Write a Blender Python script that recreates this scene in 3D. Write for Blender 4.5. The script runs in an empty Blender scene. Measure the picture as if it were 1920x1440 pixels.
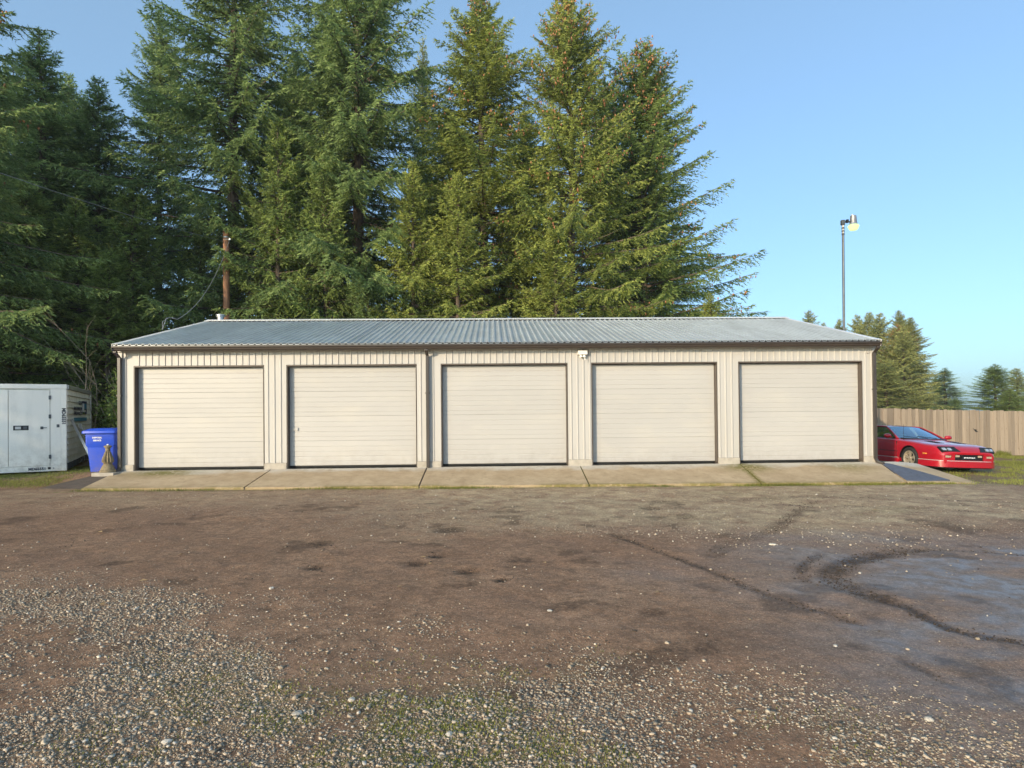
import bpy, bmesh, math, random
import numpy as np
from mathutils import Vector, Matrix, Euler

scene = bpy.context.scene
COL = scene.collection
R_ = math.radians

# ------------------------------------------------------------------ camera
cam_data = bpy.data.cameras.new("camera")
cam = bpy.data.objects.new("camera", cam_data)
COL.objects.link(cam)
CAM = (-0.269, -15.295, 1.285)
cam_data.sensor_width = 36.0
cam_data.lens = 1179.5 / 1920 * 36.0
cam_data.shift_y = 41.5 / 1920
cam_data.clip_start = 0.1
cam_data.clip_end = 3000
cam.matrix_world = (Matrix.Translation(CAM) @ Matrix.Rotation(-0.0301, 4, 'Z')
                    @ Matrix.Rotation(math.pi / 2 + 0.0094, 4, 'X') @ Matrix.Rotation(-0.0096, 4, 'Z'))
scene.camera = cam

# ------------------------------------------------------------------ sky and sun
SUN_EL, SUN_AZ = 15.0, 218.0           # azimuth clockwise from +Y
world = bpy.data.worlds.new("World")
scene.world = world
world.use_nodes = True
wn, wl = world.node_tree.nodes, world.node_tree.links
wn.clear()
w_out = wn.new('ShaderNodeOutputWorld')
w_bg = wn.new('ShaderNodeBackground')
w_sky = wn.new('ShaderNodeTexSky')
w_sky.sky_type = 'NISHITA'
w_sky.sun_disc = False
w_sky.sun_elevation = R_(SUN_EL)
w_sky.sun_rotation = R_(SUN_AZ)
w_sky.air_density = 0.8
w_sky.dust_density = 2.0
w_sky.ozone_density = 2.0
w_bg.inputs['Strength'].default_value = 0.15
w_gain = wn.new('ShaderNodeMix'); w_gain.data_type = 'RGBA'; w_gain.blend_type = 'MULTIPLY'; w_gain.inputs[0].default_value = 1.0
w_gain.inputs[7].default_value = (0.60, 0.75, 0.84, 1)     # white balance of the whole sky
wl.new(w_sky.outputs[0], w_gain.inputs[6])
w_veil = wn.new('ShaderNodeMix'); w_veil.data_type = 'RGBA'; w_veil.blend_type = 'ADD'; w_veil.inputs[0].default_value = 1.0
w_veil.inputs[7].default_value = (0.76, 1.12, 1.36, 1)      # thin even high haze over the whole sky
wl.new(w_gain.outputs[2], w_veil.inputs[6])
wl.new(w_veil.outputs[2], w_bg.inputs['Color'])
wl.new(w_bg.outputs[0], w_out.inputs['Surface'])

sun_d = bpy.data.lights.new("sun", 'SUN')
sun_d.energy = 2.8
sun_d.angle = R_(0.6)
sun_d.color = (1.0, 0.80, 0.56)
sun = bpy.data.objects.new("sun", sun_d)
COL.objects.link(sun)
_az, _el = R_(SUN_AZ), R_(SUN_EL)
to_sun = Vector((math.sin(_az) * math.cos(_el), math.cos(_az) * math.cos(_el), math.sin(_el)))
sun.rotation_euler = to_sun.to_track_quat('Z', 'Y').to_euler()
sun.location = (-40, -40, 30)

vs = scene.view_settings
vs.view_transform = 'Standard'
vs.look = 'None'
vs.exposure = 0.68
vs.gamma = 1.0
vs.use_curve_mapping = False
scene.cycles.max_bounces = 6
scene.cycles.transparent_max_bounces = 8
scene.cycles.use_denoising = True

# ------------------------------------------------------------------ helpers
def tag(o, label=None, cat=None, group=None, kind=None):
    if label: o['label'] = label
    if cat: o['category'] = cat
    if group: o['group'] = group
    if kind: o['kind'] = kind
    return o

def empty(name, loc=(0, 0, 0), rz=0.0, label=None, cat=None, group=None):
    o = bpy.data.objects.new(name, None)
    o.empty_display_size = 0.3
    o.location = loc
    o.rotation_euler = (0, 0, rz)
    COL.objects.link(o)
    return tag(o, label, cat, group)

def link_mesh(name, me, mat=None, parent=None, label=None):
    o = bpy.data.objects.new(name, me)
    COL.objects.link(o)
    if mat is not None and len(me.materials) == 0: me.materials.append(mat)
    if parent is not None: o.parent = parent
    if label: o['label'] = label
    return o

def np_mesh(name, V, F):
    """V (n,3), F (m,k) with constant k -> mesh, fast"""
    me = bpy.data.meshes.new(name)
    V = np.asarray(V, np.float32); F = np.asarray(F, np.int32)
    k = F.shape[1]
    me.vertices.add(len(V)); me.vertices.foreach_set('co', V.ravel())
    me.loops.add(F.size); me.loops.foreach_set('vertex_index', F.ravel())
    me.polygons.add(len(F))
    me.polygons.foreach_set('loop_start', np.arange(0, F.size, k, dtype=np.int32))
    me.polygons.foreach_set('loop_total', np.full(len(F), k, np.int32))
    me.update(calc_edges=True)
    me.validate()
    return me

def point_attr(me, name, a):
    at_ = me.attributes.new(name, 'FLOAT', 'POINT')
    at_.data.foreach_set('value', np.asarray(a, np.float32))

class MB:
    """collects shapes, builds one mesh object"""
    def __init__(s): s.v = []; s.f = []
    def add(s, V, F):
        n = len(s.v); s.v += [tuple(p) for p in V]; s.f += [tuple(i + n for i in q) for q in F]; return s
    def box(s, x0, x1, y0, y1, z0, z1):
        V = [(x, y, z) for z in (z0, z1) for y in (y0, y1) for x in (x0, x1)]
        return s.add(V, [(0, 2, 3, 1), (4, 5, 7, 6), (0, 1, 5, 4), (2, 6, 7, 3), (0, 4, 6, 2), (1, 3, 7, 5)])
    def extrude(s, poly, p0, p1, frame=None):
        """closed 2D polygon swept along the axis p0->p1; polygon coords are (a,b) in the frame (A,B)"""
        p0, p1 = Vector(p0), Vector(p1)
        if frame is None:
            d = (p1 - p0).normalized()
            A = d.orthogonal().normalized(); B = d.cross(A)
        else: A, B = Vector(frame[0]), Vector(frame[1])
        n = len(poly)
        V = [p0 + A * a + B * b for a, b in poly] + [p1 + A * a + B * b for a, b in poly]
        F = [(i, (i + 1) % n, n + (i + 1) % n, n + i) for i in range(n)] + [tuple(range(n - 1, -1, -1)), tuple(range(n, 2 * n))]
        return s.add(V, F)
    def tube(s, pts, r, n=8, cap=True):
        pts = [Vector(p) for p in pts]
        rr = r if hasattr(r, '__len__') else [r] * len(pts)
        V = []; F = []
        A = None
        for i, p in enumerate(pts):
            d = (pts[min(i + 1, len(pts) - 1)] - pts[max(i - 1, 0)]).normalized()
            if A is None: A = d.orthogonal().normalized()
            else: A = (A - d * A.dot(d)).normalized()
            B = d.cross(A)
            for k in range(n):
                t = 2 * math.pi * k / n
                V.append(p + (A * math.cos(t) + B * math.sin(t)) * rr[i])
        for i in range(len(pts) - 1):
            for k in range(n):
                F.append((i * n + k, i * n + (k + 1) % n, (i + 1) * n + (k + 1) % n, (i + 1) * n + k))
        if cap:
            F.append(tuple(range(n - 1, -1, -1))); F.append(tuple(range((len(pts) - 1) * n, len(pts) * n)))
        return s.add(V, F)
    def lathe(s, prof, n=24, M=None, ridges=0, amp=0.0, rz=None):
        """profile [(r,z)] revolved about z; M places it"""
        M = M or Matrix.Identity(4)
        V = []; F = []
        for j, (r, z) in enumerate(prof):
            for k in range(n):
                t = 2 * math.pi * k / n
                q = r
                if ridges and rz and rz[0] <= z <= rz[1]: q = r * (1 + amp * math.cos(ridges * t))
                V.append(M @ Vector((q * math.cos(t), q * math.sin(t), z)))
        for j in range(len(prof) - 1):
            for k in range(n):
                F.append((j * n + k, j * n + (k + 1) % n, (j + 1) * n + (k + 1) % n, (j + 1) * n + k))
        F.append(tuple(range(n - 1, -1, -1))); F.append(tuple(range((len(prof) - 1) * n, len(prof) * n)))
        return s.add(V, F)
    def build(s, name, mat=None, parent=None, smooth=False, angle=35, label=None, bevel=0.0):
        me = bpy.data.meshes.new(name)
        me.from_pydata(s.v, [], s.f)
        if bevel > 0:
            bm = bmesh.new(); bm.from_mesh(me)
            bmesh.ops.bevel(bm, geom=[e for e in bm.edges if e.calc_face_angle(0) > 0.5], offset=bevel, segments=2, affect='EDGES', profile=0.6)
            bm.to_mesh(me); bm.free()
        bm = bmesh.new(); bm.from_mesh(me); bmesh.ops.recalc_face_normals(bm, faces=bm.faces); bm.to_mesh(me); bm.free()
        me.update()
        if smooth:
            me.polygons.foreach_set('use_smooth', [True] * len(me.polygons))
            me.set_sharp_from_angle(angle=R_(angle))
        return link_mesh(name, me, mat, parent, label)

def text_mesh(name, body, size, mat, parent, M, extrude=0.0, align='LEFT', stretch=1.0, bold=0.0):
    cu = bpy.data.curves.new(name, 'FONT')
    cu.body = body; cu.size = size; cu.extrude = extrude; cu.align_x = align; cu.resolution_u = 2; cu.offset = bold * size
    to = bpy.data.objects.new(name, cu); COL.objects.link(to)
    dg = bpy.context.evaluated_depsgraph_get()
    me = bpy.data.meshes.new_from_object(to.evaluated_get(dg))
    bpy.data.objects.remove(to); bpy.data.curves.remove(cu)
    if stretch != 1.0: me.transform(Matrix.Scale(stretch, 4, (1, 0, 0)))
    me.materials.clear()
    o = link_mesh(name, me, mat, parent)
    o.matrix_local = M
    return o

def copy_tree(o, parent=None):
    c = o.copy(); COL.objects.link(c)
    if parent is not None: c.parent = parent
    for ch in list(o.children): copy_tree(ch, c)
    return c

# ---- value noise for geometry
def vnoise(x, y, seed=0):
    x = np.asarray(x, float); y = np.asarray(y, float)
    xi = np.floor(x).astype(np.int64); yi = np.floor(y).astype(np.int64)
    fx = x - xi; fy = y - yi
    fx = fx * fx * (3 - 2 * fx); fy = fy * fy * (3 - 2 * fy)
    def h(a, b):
        n = (a * 374761393 + b * 668265263 + seed * 974634613) & 0xffffffff
        n = ((n ^ (n >> 13)) * 1274126177) & 0xffffffff
        n = n ^ (n >> 16)
        return (n & 0xffff) / 65535.0
    a = h(xi, yi); b = h(xi + 1, yi); c = h(xi, yi + 1); d = h(xi + 1, yi + 1)
    return (a * (1 - fx) + b * fx) * (1 - fy) + (c * (1 - fx) + d * fx) * fy
def fbm(x, y, sc, seed=0, oct=4):
    t = 0; a = 0.5; s = 0
    for i in range(oct):
        t = t + a * vnoise(np.asarray(x) * sc, np.asarray(y) * sc, seed + i * 17); s += a; a *= 0.5; sc = sc * 2.03
    return t / s
def sstep(a, b, x):
    t = np.clip((np.asarray(x, float) - a) / (b - a), 0, 1); return t * t * (3 - 2 * t)
def polydist(x, y, pts):
    best = np.full(np.shape(x), 1e9)
    for (ax, ay), (bx, by) in zip(pts[:-1], pts[1:]):
        dx, dy = bx - ax, by - ay
        t = np.clip(((x - ax) * dx + (y - ay) * dy) / (dx * dx + dy * dy), 0, 1)
        best = np.minimum(best, np.hypot(x - ax - t * dx, y - ay - t * dy))
    return best

# ------------------------------------------------------------------ materials
def new_mat(name):
    m = bpy.data.materials.new(name); m.use_nodes = True
    nt = m.node_tree
    return m, nt, nt.nodes['Principled BSDF']

def pmat(name, col, rough=0.5, metal=0.0, var=0.0, vscale=3.0, bump=0.0, bscale=40.0, spec=None, stretch=None, dirt=None, coat=0.0, orand=0.0, splash=0.0):
    """principled with a soft noise variation, optional fine bump and dirt (colour, amount, scale)"""
    m, nt, b = new_mat(name)
    N, L = nt.nodes, nt.links
    b.inputs['Roughness'].default_value = rough
    b.inputs['Metallic'].default_value = metal
    if spec is not None: b.inputs['Specular IOR Level'].default_value = spec
    if coat: b.inputs['Coat Weight'].default_value = coat; b.inputs['Coat Roughness'].default_value = 0.06
    b.inputs['Base Color'].default_value = (*col, 1)
    if var or bump or dirt:
        tc = N.new('ShaderNodeTexCoord'); src = tc.outputs['Object']
        if stretch:
            mp = N.new('ShaderNodeMapping'); mp.inputs['Scale'].default_value = stretch
            L.new(src, mp.inputs['Vector']); src = mp.outputs['Vector']
    cur = None
    if var:
        n = N.new('ShaderNodeTexNoise'); n.inputs['Scale'].default_value = vscale; n.inputs['Detail'].default_value = 5
        L.new(src, n.inputs['Vector'])
        r = N.new('ShaderNodeMapRange'); r.inputs[1].default_value = 0.25; r.inputs[2].default_value = 0.75
        r.inputs[3].default_value = 1 - var; r.inputs[4].default_value = 1 + var
        L.new(n.outputs['Fac'], r.inputs[0])
        mx = N.new('ShaderNodeMix'); mx.data_type = 'RGBA'; mx.blend_type = 'MULTIPLY'; mx.inputs[0].default_value = 1
        mx.inputs[6].default_value = (*col, 1)
        L.new(r.outputs[0], mx.inputs[7]); cur = mx.outputs[2]
        L.new(cur, b.inputs['Base Color'])
    if dirt:
        dc, da, ds = dirt
        n = N.new('ShaderNodeTexNoise'); n.inputs['Scale'].default_value = ds; n.inputs['Detail'].default_value = 6; n.inputs['Roughness'].default_value = 0.65
        L.new(src, n.inputs['Vector'])
        r = N.new('ShaderNodeMapRange'); r.inputs[1].default_value = 0.5; r.inputs[2].default_value = 0.78; r.inputs[4].default_value = da
        L.new(n.outputs['Fac'], r.inputs[0])
        mx = N.new('ShaderNodeMix'); mx.data_type = 'RGBA'
        L.new(r.outputs[0], mx.inputs[0])
        if cur is not None: L.new(cur, mx.inputs[6])
        else: mx.inputs[6].default_value = (*col, 1)
        mx.inputs[7].default_value = (*dc, 1)
        L.new(mx.outputs[2], b.inputs['Base Color'])
    if orand:
        prev = b.inputs['Base Color'].links[0].from_socket
        oi = N.new('ShaderNodeObjectInfo'); r = N.new('ShaderNodeMapRange'); r.inputs[3].default_value = 1 - orand; r.inputs[4].default_value = 1 + orand
        L.new(oi.outputs['Random'], r.inputs[0]); mx = N.new('ShaderNodeMix'); mx.data_type = 'RGBA'; mx.blend_type = 'MULTIPLY'; mx.inputs[0].default_value = 1
        L.new(prev, mx.inputs[6]); L.new(r.outputs[0], mx.inputs[7]); L.new(mx.outputs[2], b.inputs['Base Color'])
    if splash:
        prev = b.inputs['Base Color'].links[0].from_socket
        ge = N.new('ShaderNodeNewGeometry'); sx = N.new('ShaderNodeSeparateXYZ'); L.new(ge.outputs['Position'], sx.inputs[0])
        n = N.new('ShaderNodeTexNoise'); n.inputs['Scale'].default_value = 5.0; n.inputs['Detail'].default_value = 8; n.inputs['Roughness'].default_value = 0.75; L.new(ge.outputs['Position'], n.inputs[0])
        r = N.new('ShaderNodeMapRange'); r.inputs[1].default_value = 0.55; r.inputs[2].default_value = 0.0; r.inputs[4].default_value = 1.0; L.new(sx.outputs[2], r.inputs[0])
        r2 = N.new('ShaderNodeMapRange'); r2.inputs[1].default_value = 0.42; r2.inputs[2].default_value = 0.75; r2.inputs[4].default_value = splash; L.new(n.outputs['Fac'], r2.inputs[0])
        mu = N.new('ShaderNodeMath'); mu.operation = 'MULTIPLY'; L.new(r.outputs[0], mu.inputs[0]); L.new(r2.outputs[0], mu.inputs[1])
        mx = N.new('ShaderNodeMix'); mx.data_type = 'RGBA'; L.new(mu.outputs[0], mx.inputs[0]); L.new(prev, mx.inputs[6]); mx.inputs[7].default_value = (0.22, 0.17, 0.12, 1)
        L.new(mx.outputs[2], b.inputs['Base Color'])
    if bump:
        n = N.new('ShaderNodeTexNoise'); n.inputs['Scale'].default_value = bscale; n.inputs['Detail'].default_value = 4
        L.new(src, n.inputs['Vector'])
        bp = N.new('ShaderNodeBump'); bp.inputs['Strength'].default_value = bump; bp.inputs['Distance'].default_value = 0.01
        L.new(n.outputs['Fac'], bp.inputs['Height']); L.new(bp.outputs[0], b.inputs['Normal'])
    return m

M = {}
M['siding'] = pmat('siding', (0.475, 0.455, 0.425), 0.42, 0, 0.05, 1.2, dirt=((0.5, 0.46, 0.38), 0.35, 2.2), stretch=(1, 1, 0.35), orand=0.025, splash=0.35)
M['door'] = pmat('door', (0.455, 0.438, 0.415), 0.40, 0, 0.04, 0.8, dirt=((0.55, 0.51, 0.43), 0.35, 1.6), stretch=(0.6, 1, 1.4), orand=0.03, splash=0.35)
M['brown_trim'] = pmat('brown_trim', (0.050, 0.038, 0.031), 0.42, 0, 0.15, 3)
M['jamb'] = pmat('jamb', (0.095, 0.074, 0.058), 0.45, 0, 0.15, 3)
M['downspout'] = pmat('downspout', (0.055, 0.045, 0.038), 0.35, 0, 0.15, 3)
M['roof'] = pmat('roof', (0.64, 0.68, 0.70), 0.40, 0.50, 0.12, 1.5, dirt=((0.36, 0.37, 0.37), 0.45, 4.0), stretch=(1.5, 0.4, 1), orand=0.04)
M['ridge'] = pmat('ridge', (0.74, 0.74, 0.72), 0.4, 0.1, 0.06, 2)
M['concrete_block'] = pmat('concrete_block', (0.42, 0.38, 0.32), 0.9, 0, 0.2, 8, 0.5, 60)
M['black'] = pmat('black', (0.012, 0.012, 0.014), 0.5)
M['rubber'] = pmat('rubber', (0.022, 0.022, 0.022), 0.8, 0, 0.2, 20)
M['white_plastic'] = pmat('white_plastic', (0.78, 0.76, 0.70), 0.5, 0, 0.05, 8)
M['galv'] = pmat('galv', (0.50, 0.52, 0.54), 0.4, 0.7, 0.15, 6)
M['alum'] = pmat('alum', (0.55, 0.55, 0.55), 0.45, 0.55, 0.15, 9)
M['container'] = pmat('container', (0.88, 0.86, 0.80), 0.45, 0, 0.05, 1.2, dirt=((0.42, 0.42, 0.38), 0.35, 2.0), stretch=(1, 1, 0.5), splash=0.6)
M['container_side'] = pmat('container_side', (0.74, 0.75, 0.69), 0.55, 0, 0.10, 2.0, dirt=((0.3, 0.33, 0.25), 0.5, 3.0))
M['steel_dark'] = pmat('steel_dark', (0.10, 0.11, 0.12), 0.5, 0.4, 0.3, 10)
M['ink'] = pmat('ink', (0.012, 0.016, 0.03), 0.6)
M['navy'] = pmat('navy', (0.012, 0.02, 0.08), 0.6)
M['cyan_print'] = pmat('cyan_print', (0.03, 0.19, 0.33), 0.6, 0, 0.2, 12)
M['bin'] = pmat('bin', (0.022, 0.085, 0.62), 0.45, 0, 0.08, 3, 0.1, 90, dirt=((0.10, 0.13, 0.5), 0.4, 5), splash=0.5)
M['bin_dark'] = pmat('bin_dark', (0.07, 0.08, 0.09), 0.55, 0, 0.1, 3)
M['print_white'] = pmat('print_white', (0.8, 0.82, 0.85), 0.6)
M['stone_ped'] = pmat('stone_ped', (0.25, 0.20, 0.12), 0.85, 0, 0.3, 9, 0.5, 50, dirt=((0.12, 0.10, 0.055), 0.7, 7))
M['pole_wood'] = pmat('pole_wood', (0.42, 0.20, 0.105), 0.8, 0, 0.35, 9, 0.4, 30, stretch=(1, 1, 0.12), dirt=((0.09, 0.05, 0.035), 0.7, 14))
M['cable'] = pmat('cable', (0.22, 0.225, 0.23), 0.5)
M['lamp_metal'] = pmat('lamp_metal', (0.30, 0.30, 0.30), 0.45, 0.6, 0.2, 10)
M['pipe'] = pmat('pipe', (0.10, 0.11, 0.12), 0.45, 0.5, 0.2, 6)
M['bark'] = pmat('bark', (0.115, 0.085, 0.062), 0.95, 0, 0.35, 4, 0.8, 18, stretch=(1, 1, 0.3))
M['twig'] = pmat('twig', (0.25, 0.20, 0.14), 0.9, 0, 0.3, 5)
M['cone'] = pmat('cone', (0.42, 0.19, 0.085), 0.8, 0, 0.35, 0.8)
M['fence'] = None

def wood_plank():
    m, nt, b = new_mat('fence'); N, L = nt.nodes, nt.links
    tc = N.new('ShaderNodeTexCoord'); oi = N.new('ShaderNodeObjectInfo')
    ad = N.new('ShaderNodeVectorMath'); ad.operation = 'ADD'
    cm = N.new('ShaderNodeVectorMath'); cm.operation = 'SCALE'; cm.inputs['Scale'].default_value = 37.0
    cb = N.new('ShaderNodeCombineXYZ')
    for i in range(3): L.new(oi.outputs['Random'], cb.inputs[i])
    L.new(cb.outputs[0], cm.inputs[0]); L.new(tc.outputs['Object'], ad.inputs[0]); L.new(cm.outputs[0], ad.inputs[1])
    mp = N.new('ShaderNodeMapping'); mp.inputs['Scale'].default_value = (14, 14, 1.1); L.new(ad.outputs[0], mp.inputs[0])
    g = N.new('ShaderNodeTexNoise'); g.inputs['Scale'].default_value = 2.2; g.inputs['Detail'].default_value = 6; L.new(mp.outputs[0], g.inputs[0])
    k = N.new('ShaderNodeTexVoronoi'); k.inputs['Scale'].default_value = 3.1; L.new(ad.outputs[0], k.inputs[0])
    kr = N.new('ShaderNodeMapRange'); kr.inputs[1].default_value = 0.12; kr.inputs[2].default_value = 0.05; L.new(k.outputs['Distance'], kr.inputs[0])
    cr = N.new('ShaderNodeValToRGB'); e = cr.color_ramp.elements
    e[0].position = 0.3; e[0].color = (0.21, 0.16, 0.115, 1); e[1].position = 0.72; e[1].color = (0.41, 0.33, 0.245, 1)
    L.new(g.outputs['Fac'], cr.inputs[0])
    rv = N.new('ShaderNodeMapRange'); rv.inputs[3].default_value = 0.70; rv.inputs[4].default_value = 1.22; L.new(oi.outputs['Random'], rv.inputs[0])
    m1 = N.new('ShaderNodeMix'); m1.data_type = 'RGBA'; m1.blend_type = 'MULTIPLY'; m1.inputs[0].default_value = 1
    L.new(cr.outputs[0], m1.inputs[6]); L.new(rv.outputs[0], m1.inputs[7])
    m2 = N.new('ShaderNodeMix'); m2.data_type = 'RGBA'; L.new(kr.outputs[0], m2.inputs[0]); L.new(m1.outputs[2], m2.inputs[6]); m2.inputs[7].default_value = (0.12, 0.075, 0.045, 1)
    L.new(m2.outputs[2], b.inputs['Base Color']); b.inputs['Roughness'].default_value = 0.9
    bp = N.new('ShaderNodeBump'); bp.inputs['Strength'].default_value = 0.4; bp.inputs['Distance'].default_value = 0.005
    L.new(g.outputs['Fac'], bp.inputs['Height']); L.new(bp.outputs[0], b.inputs['Normal'])
    return m
M['fence'] = wood_plank()

def leaf_mat(name, dark, light, transl=0.45, rough=0.6):
    """foliage: colour runs dark->light with the 'tint' attribute of each blade and a soft clump noise"""
    m, nt, b = new_mat(name); N, L = nt.nodes, nt.links
    at_ = N.new('ShaderNodeAttribute'); at_.attribute_name = 'tint'
    tc = N.new('ShaderNodeTexCoord')
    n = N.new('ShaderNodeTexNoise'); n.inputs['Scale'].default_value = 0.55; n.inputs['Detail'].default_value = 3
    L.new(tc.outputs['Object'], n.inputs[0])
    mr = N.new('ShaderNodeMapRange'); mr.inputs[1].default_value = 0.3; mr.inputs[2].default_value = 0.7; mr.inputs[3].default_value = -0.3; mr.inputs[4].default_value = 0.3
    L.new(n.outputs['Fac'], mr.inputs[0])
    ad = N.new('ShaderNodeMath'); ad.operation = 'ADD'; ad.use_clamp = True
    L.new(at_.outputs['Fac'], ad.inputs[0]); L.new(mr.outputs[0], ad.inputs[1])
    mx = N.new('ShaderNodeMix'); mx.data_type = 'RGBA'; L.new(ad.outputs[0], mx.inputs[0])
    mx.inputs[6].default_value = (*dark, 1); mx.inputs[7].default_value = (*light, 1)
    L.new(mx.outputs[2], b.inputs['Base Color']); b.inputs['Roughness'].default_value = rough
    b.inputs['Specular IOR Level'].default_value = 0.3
    t = N.new('ShaderNodeBsdfTranslucent'); L.new(mx.outputs[2], t.inputs['Color'])
    ms = N.new('ShaderNodeMixShader'); ms.inputs[0].default_value = transl
    L.new(b.outputs[0], ms.inputs[1]); L.new(t.outputs[0], ms.inputs[2])
    L.new(ms.outputs[0], N['Material Output'].inputs['Surface'])
    return m
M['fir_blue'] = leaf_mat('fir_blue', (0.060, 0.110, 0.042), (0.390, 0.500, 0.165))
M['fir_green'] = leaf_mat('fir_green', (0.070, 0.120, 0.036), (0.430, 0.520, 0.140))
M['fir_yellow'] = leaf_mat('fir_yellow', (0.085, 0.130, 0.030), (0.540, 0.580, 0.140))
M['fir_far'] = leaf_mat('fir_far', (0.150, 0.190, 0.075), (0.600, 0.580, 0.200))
M['laurel'] = leaf_mat('laurel', (0.06, 0.11, 0.025), (0.34, 0.42, 0.11), 0.35, 0.3)
M['grass'] = leaf_mat('grass', (0.13, 0.15, 0.03), (0.36, 0.37, 0.085), 0.35)
M['moss'] = leaf_mat('moss', (0.09, 0.10, 0.02), (0.26, 0.27, 0.055), 0.2)

# ground ------------------------------------------------------------
def ground_mat():
    m, nt, b = new_mat('yard_soil'); N, L = nt.nodes, nt.links
    tc = N.new('ShaderNodeTexCoord'); P = tc.outputs['Object']
    def attr(n):
        a = N.new('ShaderNodeAttribute'); a.attribute_name = n; return a.outputs['Fac']
    def noise(sc, det=5, ro=0.6):
        n = N.new('ShaderNodeTexNoise'); n.inputs['Scale'].default_value = sc; n.inputs['Detail'].default_value = det; n.inputs['Roughness'].default_value = ro
        L.new(P, n.inputs[0]); return n.outputs['Fac']
    def rng(src, a, b_, c=0.0, d=1.0):
        r = N.new('ShaderNodeMapRange'); r.inputs[1].default_value = a; r.inputs[2].default_value = b_; r.inputs[3].default_value = c; r.inputs[4].default_value = d
        L.new(src, r.inputs[0]); return r.outputs[0]
    def mul(a, b_):
        q = N.new('ShaderNodeMath'); q.operation = 'MULTIPLY'; q.use_clamp = True
        L.new(a, q.inputs[0])
        if isinstance(b_, float): q.inputs[1].default_value = b_
        else: L.new(b_, q.inputs[1])
        return q.outputs[0]
    def mix(f, a, b_):
        x = N.new('ShaderNodeMix'); x.data_type = 'RGBA'; L.new(f, x.inputs[0])
        for s_, v in ((6, a), (7, b_)):
            if isinstance(v, tuple): x.inputs[s_].default_value = (*v, 1)
            else: L.new(v, x.inputs[s_])
        return x.outputs[2]
    c = mix(rng(noise(1.3), 0.35, 0.65), (0.265, 0.150, 0.088), (0.365, 0.220, 0.132))
    c = mix(rng(noise(9.0, 7), 0.42, 0.70), c, (0.20, 0.118, 0.072))
    c = mix(mul(rng(noise(0.5), 0.5, 0.62), 0.55), c, (0.27, 0.155, 0.095))
    c = mix(attr('wet'), c, (0.205, 0.155, 0.125))
    # grit: small stones too small or too far to be built
    def grit(scale, mask, lo, hi):
        v = N.new('ShaderNodeTexVoronoi'); v.inputs['Scale'].default_value = scale; L.new(P, v.inputs[0])
        sx = N.new('ShaderNodeSeparateColor'); L.new(v.outputs['Color'], sx.inputs[0])
        cr = N.new('ShaderNodeValToRGB'); e = cr.color_ramp.elements
        e[0].position = 0.0; e[0].color = (0.20, 0.15, 0.105, 1); e[1].position = 1.0; e[1].color = (0.62, 0.50, 0.36, 1)
        L.new(sx.outputs[1], cr.inputs[0])
        keep = N.new('ShaderNodeMath'); keep.operation = 'LESS_THAN'
        L.new(sx.outputs[0], keep.inputs[0]); L.new(mask, keep.inputs[1])
        edge = rng(v.outputs['Distance'], hi, lo)
        return mul(keep.outputs[0], edge), cr.outputs[0], v.outputs['Distance']
    g = attr('gravel')
    f1, c1, d1 = grit(46.0, mul(g, rng(noise(3.0, 4), 0.3, 0.62, 0.25, 1.0)), 0.30, 0.48)
    c = mix(mul(f1, 0.9), c, c1)
    f2, c2, d2 = grit(95.0, rng(g, 0.0, 1.0, 0.22, 0.80), 0.30, 0.48)
    c = mix(mul(f2, 0.7), c, c2)
    sand = attr('sand')
    c = mix(mul(sand, rng(noise(2.4, 8, 0.75), 0.36, 0.58, 0.0, 0.95)), c, (0.53, 0.405, 0.25))
    c = mix(mul(attr('churn'), rng(noise(24.0, 4), 0.33, 0.46)), c, (0.045, 0.027, 0.017))
    c = mix(mul(attr('moss'), rng(noise(14.0, 6), 0.40, 0.60)), c, (0.175, 0.170, 0.045))
    def grain(c, sc, lo, hi):
        x = N.new('ShaderNodeMix'); x.data_type = 'RGBA'; x.blend_type = 'MULTIPLY'; x.inputs[0].default_value = 1
        L.new(c, x.inputs[6]); L.new(rng(noise(sc, 4, 0.7), 0.3, 0.7, lo, hi), x.inputs[7]); return x.outputs[2]
    c = grain(c, 26.0, 0.66, 1.30); c = grain(c, 75.0, 0.62, 1.35); c = grain(c, 190.0, 0.7, 1.25); c = grain(c, 4.0, 0.85, 1.15)
    L.new(c, b.inputs['Base Color'])
    ro = N.new('ShaderNodeMix'); ro.data_type = 'FLOAT'
    L.new(mul(attr('wet'), rng(noise(6.0, 5), 0.32, 0.58)), ro.inputs[0]); ro.inputs[2].default_value = 0.92; ro.inputs[3].default_value = 0.40
    L.new(ro.outputs[0], b.inputs['Roughness'])
    sp = N.new('ShaderNodeMix'); sp.data_type = 'FLOAT'; L.new(attr('wet'), sp.inputs[0]); sp.inputs[2].default_value = 0.25; sp.inputs[3].default_value = 0.75
    L.new(sp.outputs[0], b.inputs['Specular IOR Level'])
    h = N.new('ShaderNodeMath'); h.operation = 'ADD'; L.new(noise(30.0, 6, 0.7), h.inputs[0]); L.new(mul(f1, 0.8), h.inputs[1])
    h2 = N.new('ShaderNodeMath'); h2.operation = 'ADD'; L.new(h.outputs[0], h2.inputs[0]); L.new(mul(f2, 0.35), h2.inputs[1])
    bp = N.new('ShaderNodeBump'); bp.inputs['Distance'].default_value = 0.012
    L.new(rng(attr('wet'), 0.0, 1.0, 0.9, 0.38), bp.inputs['Strength'])
    L.new(h2.outputs[0], bp.inputs['Height']); L.new(bp.outputs[0], b.inputs['Normal'])
    return m
M['ground'] = ground_mat()

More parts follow.
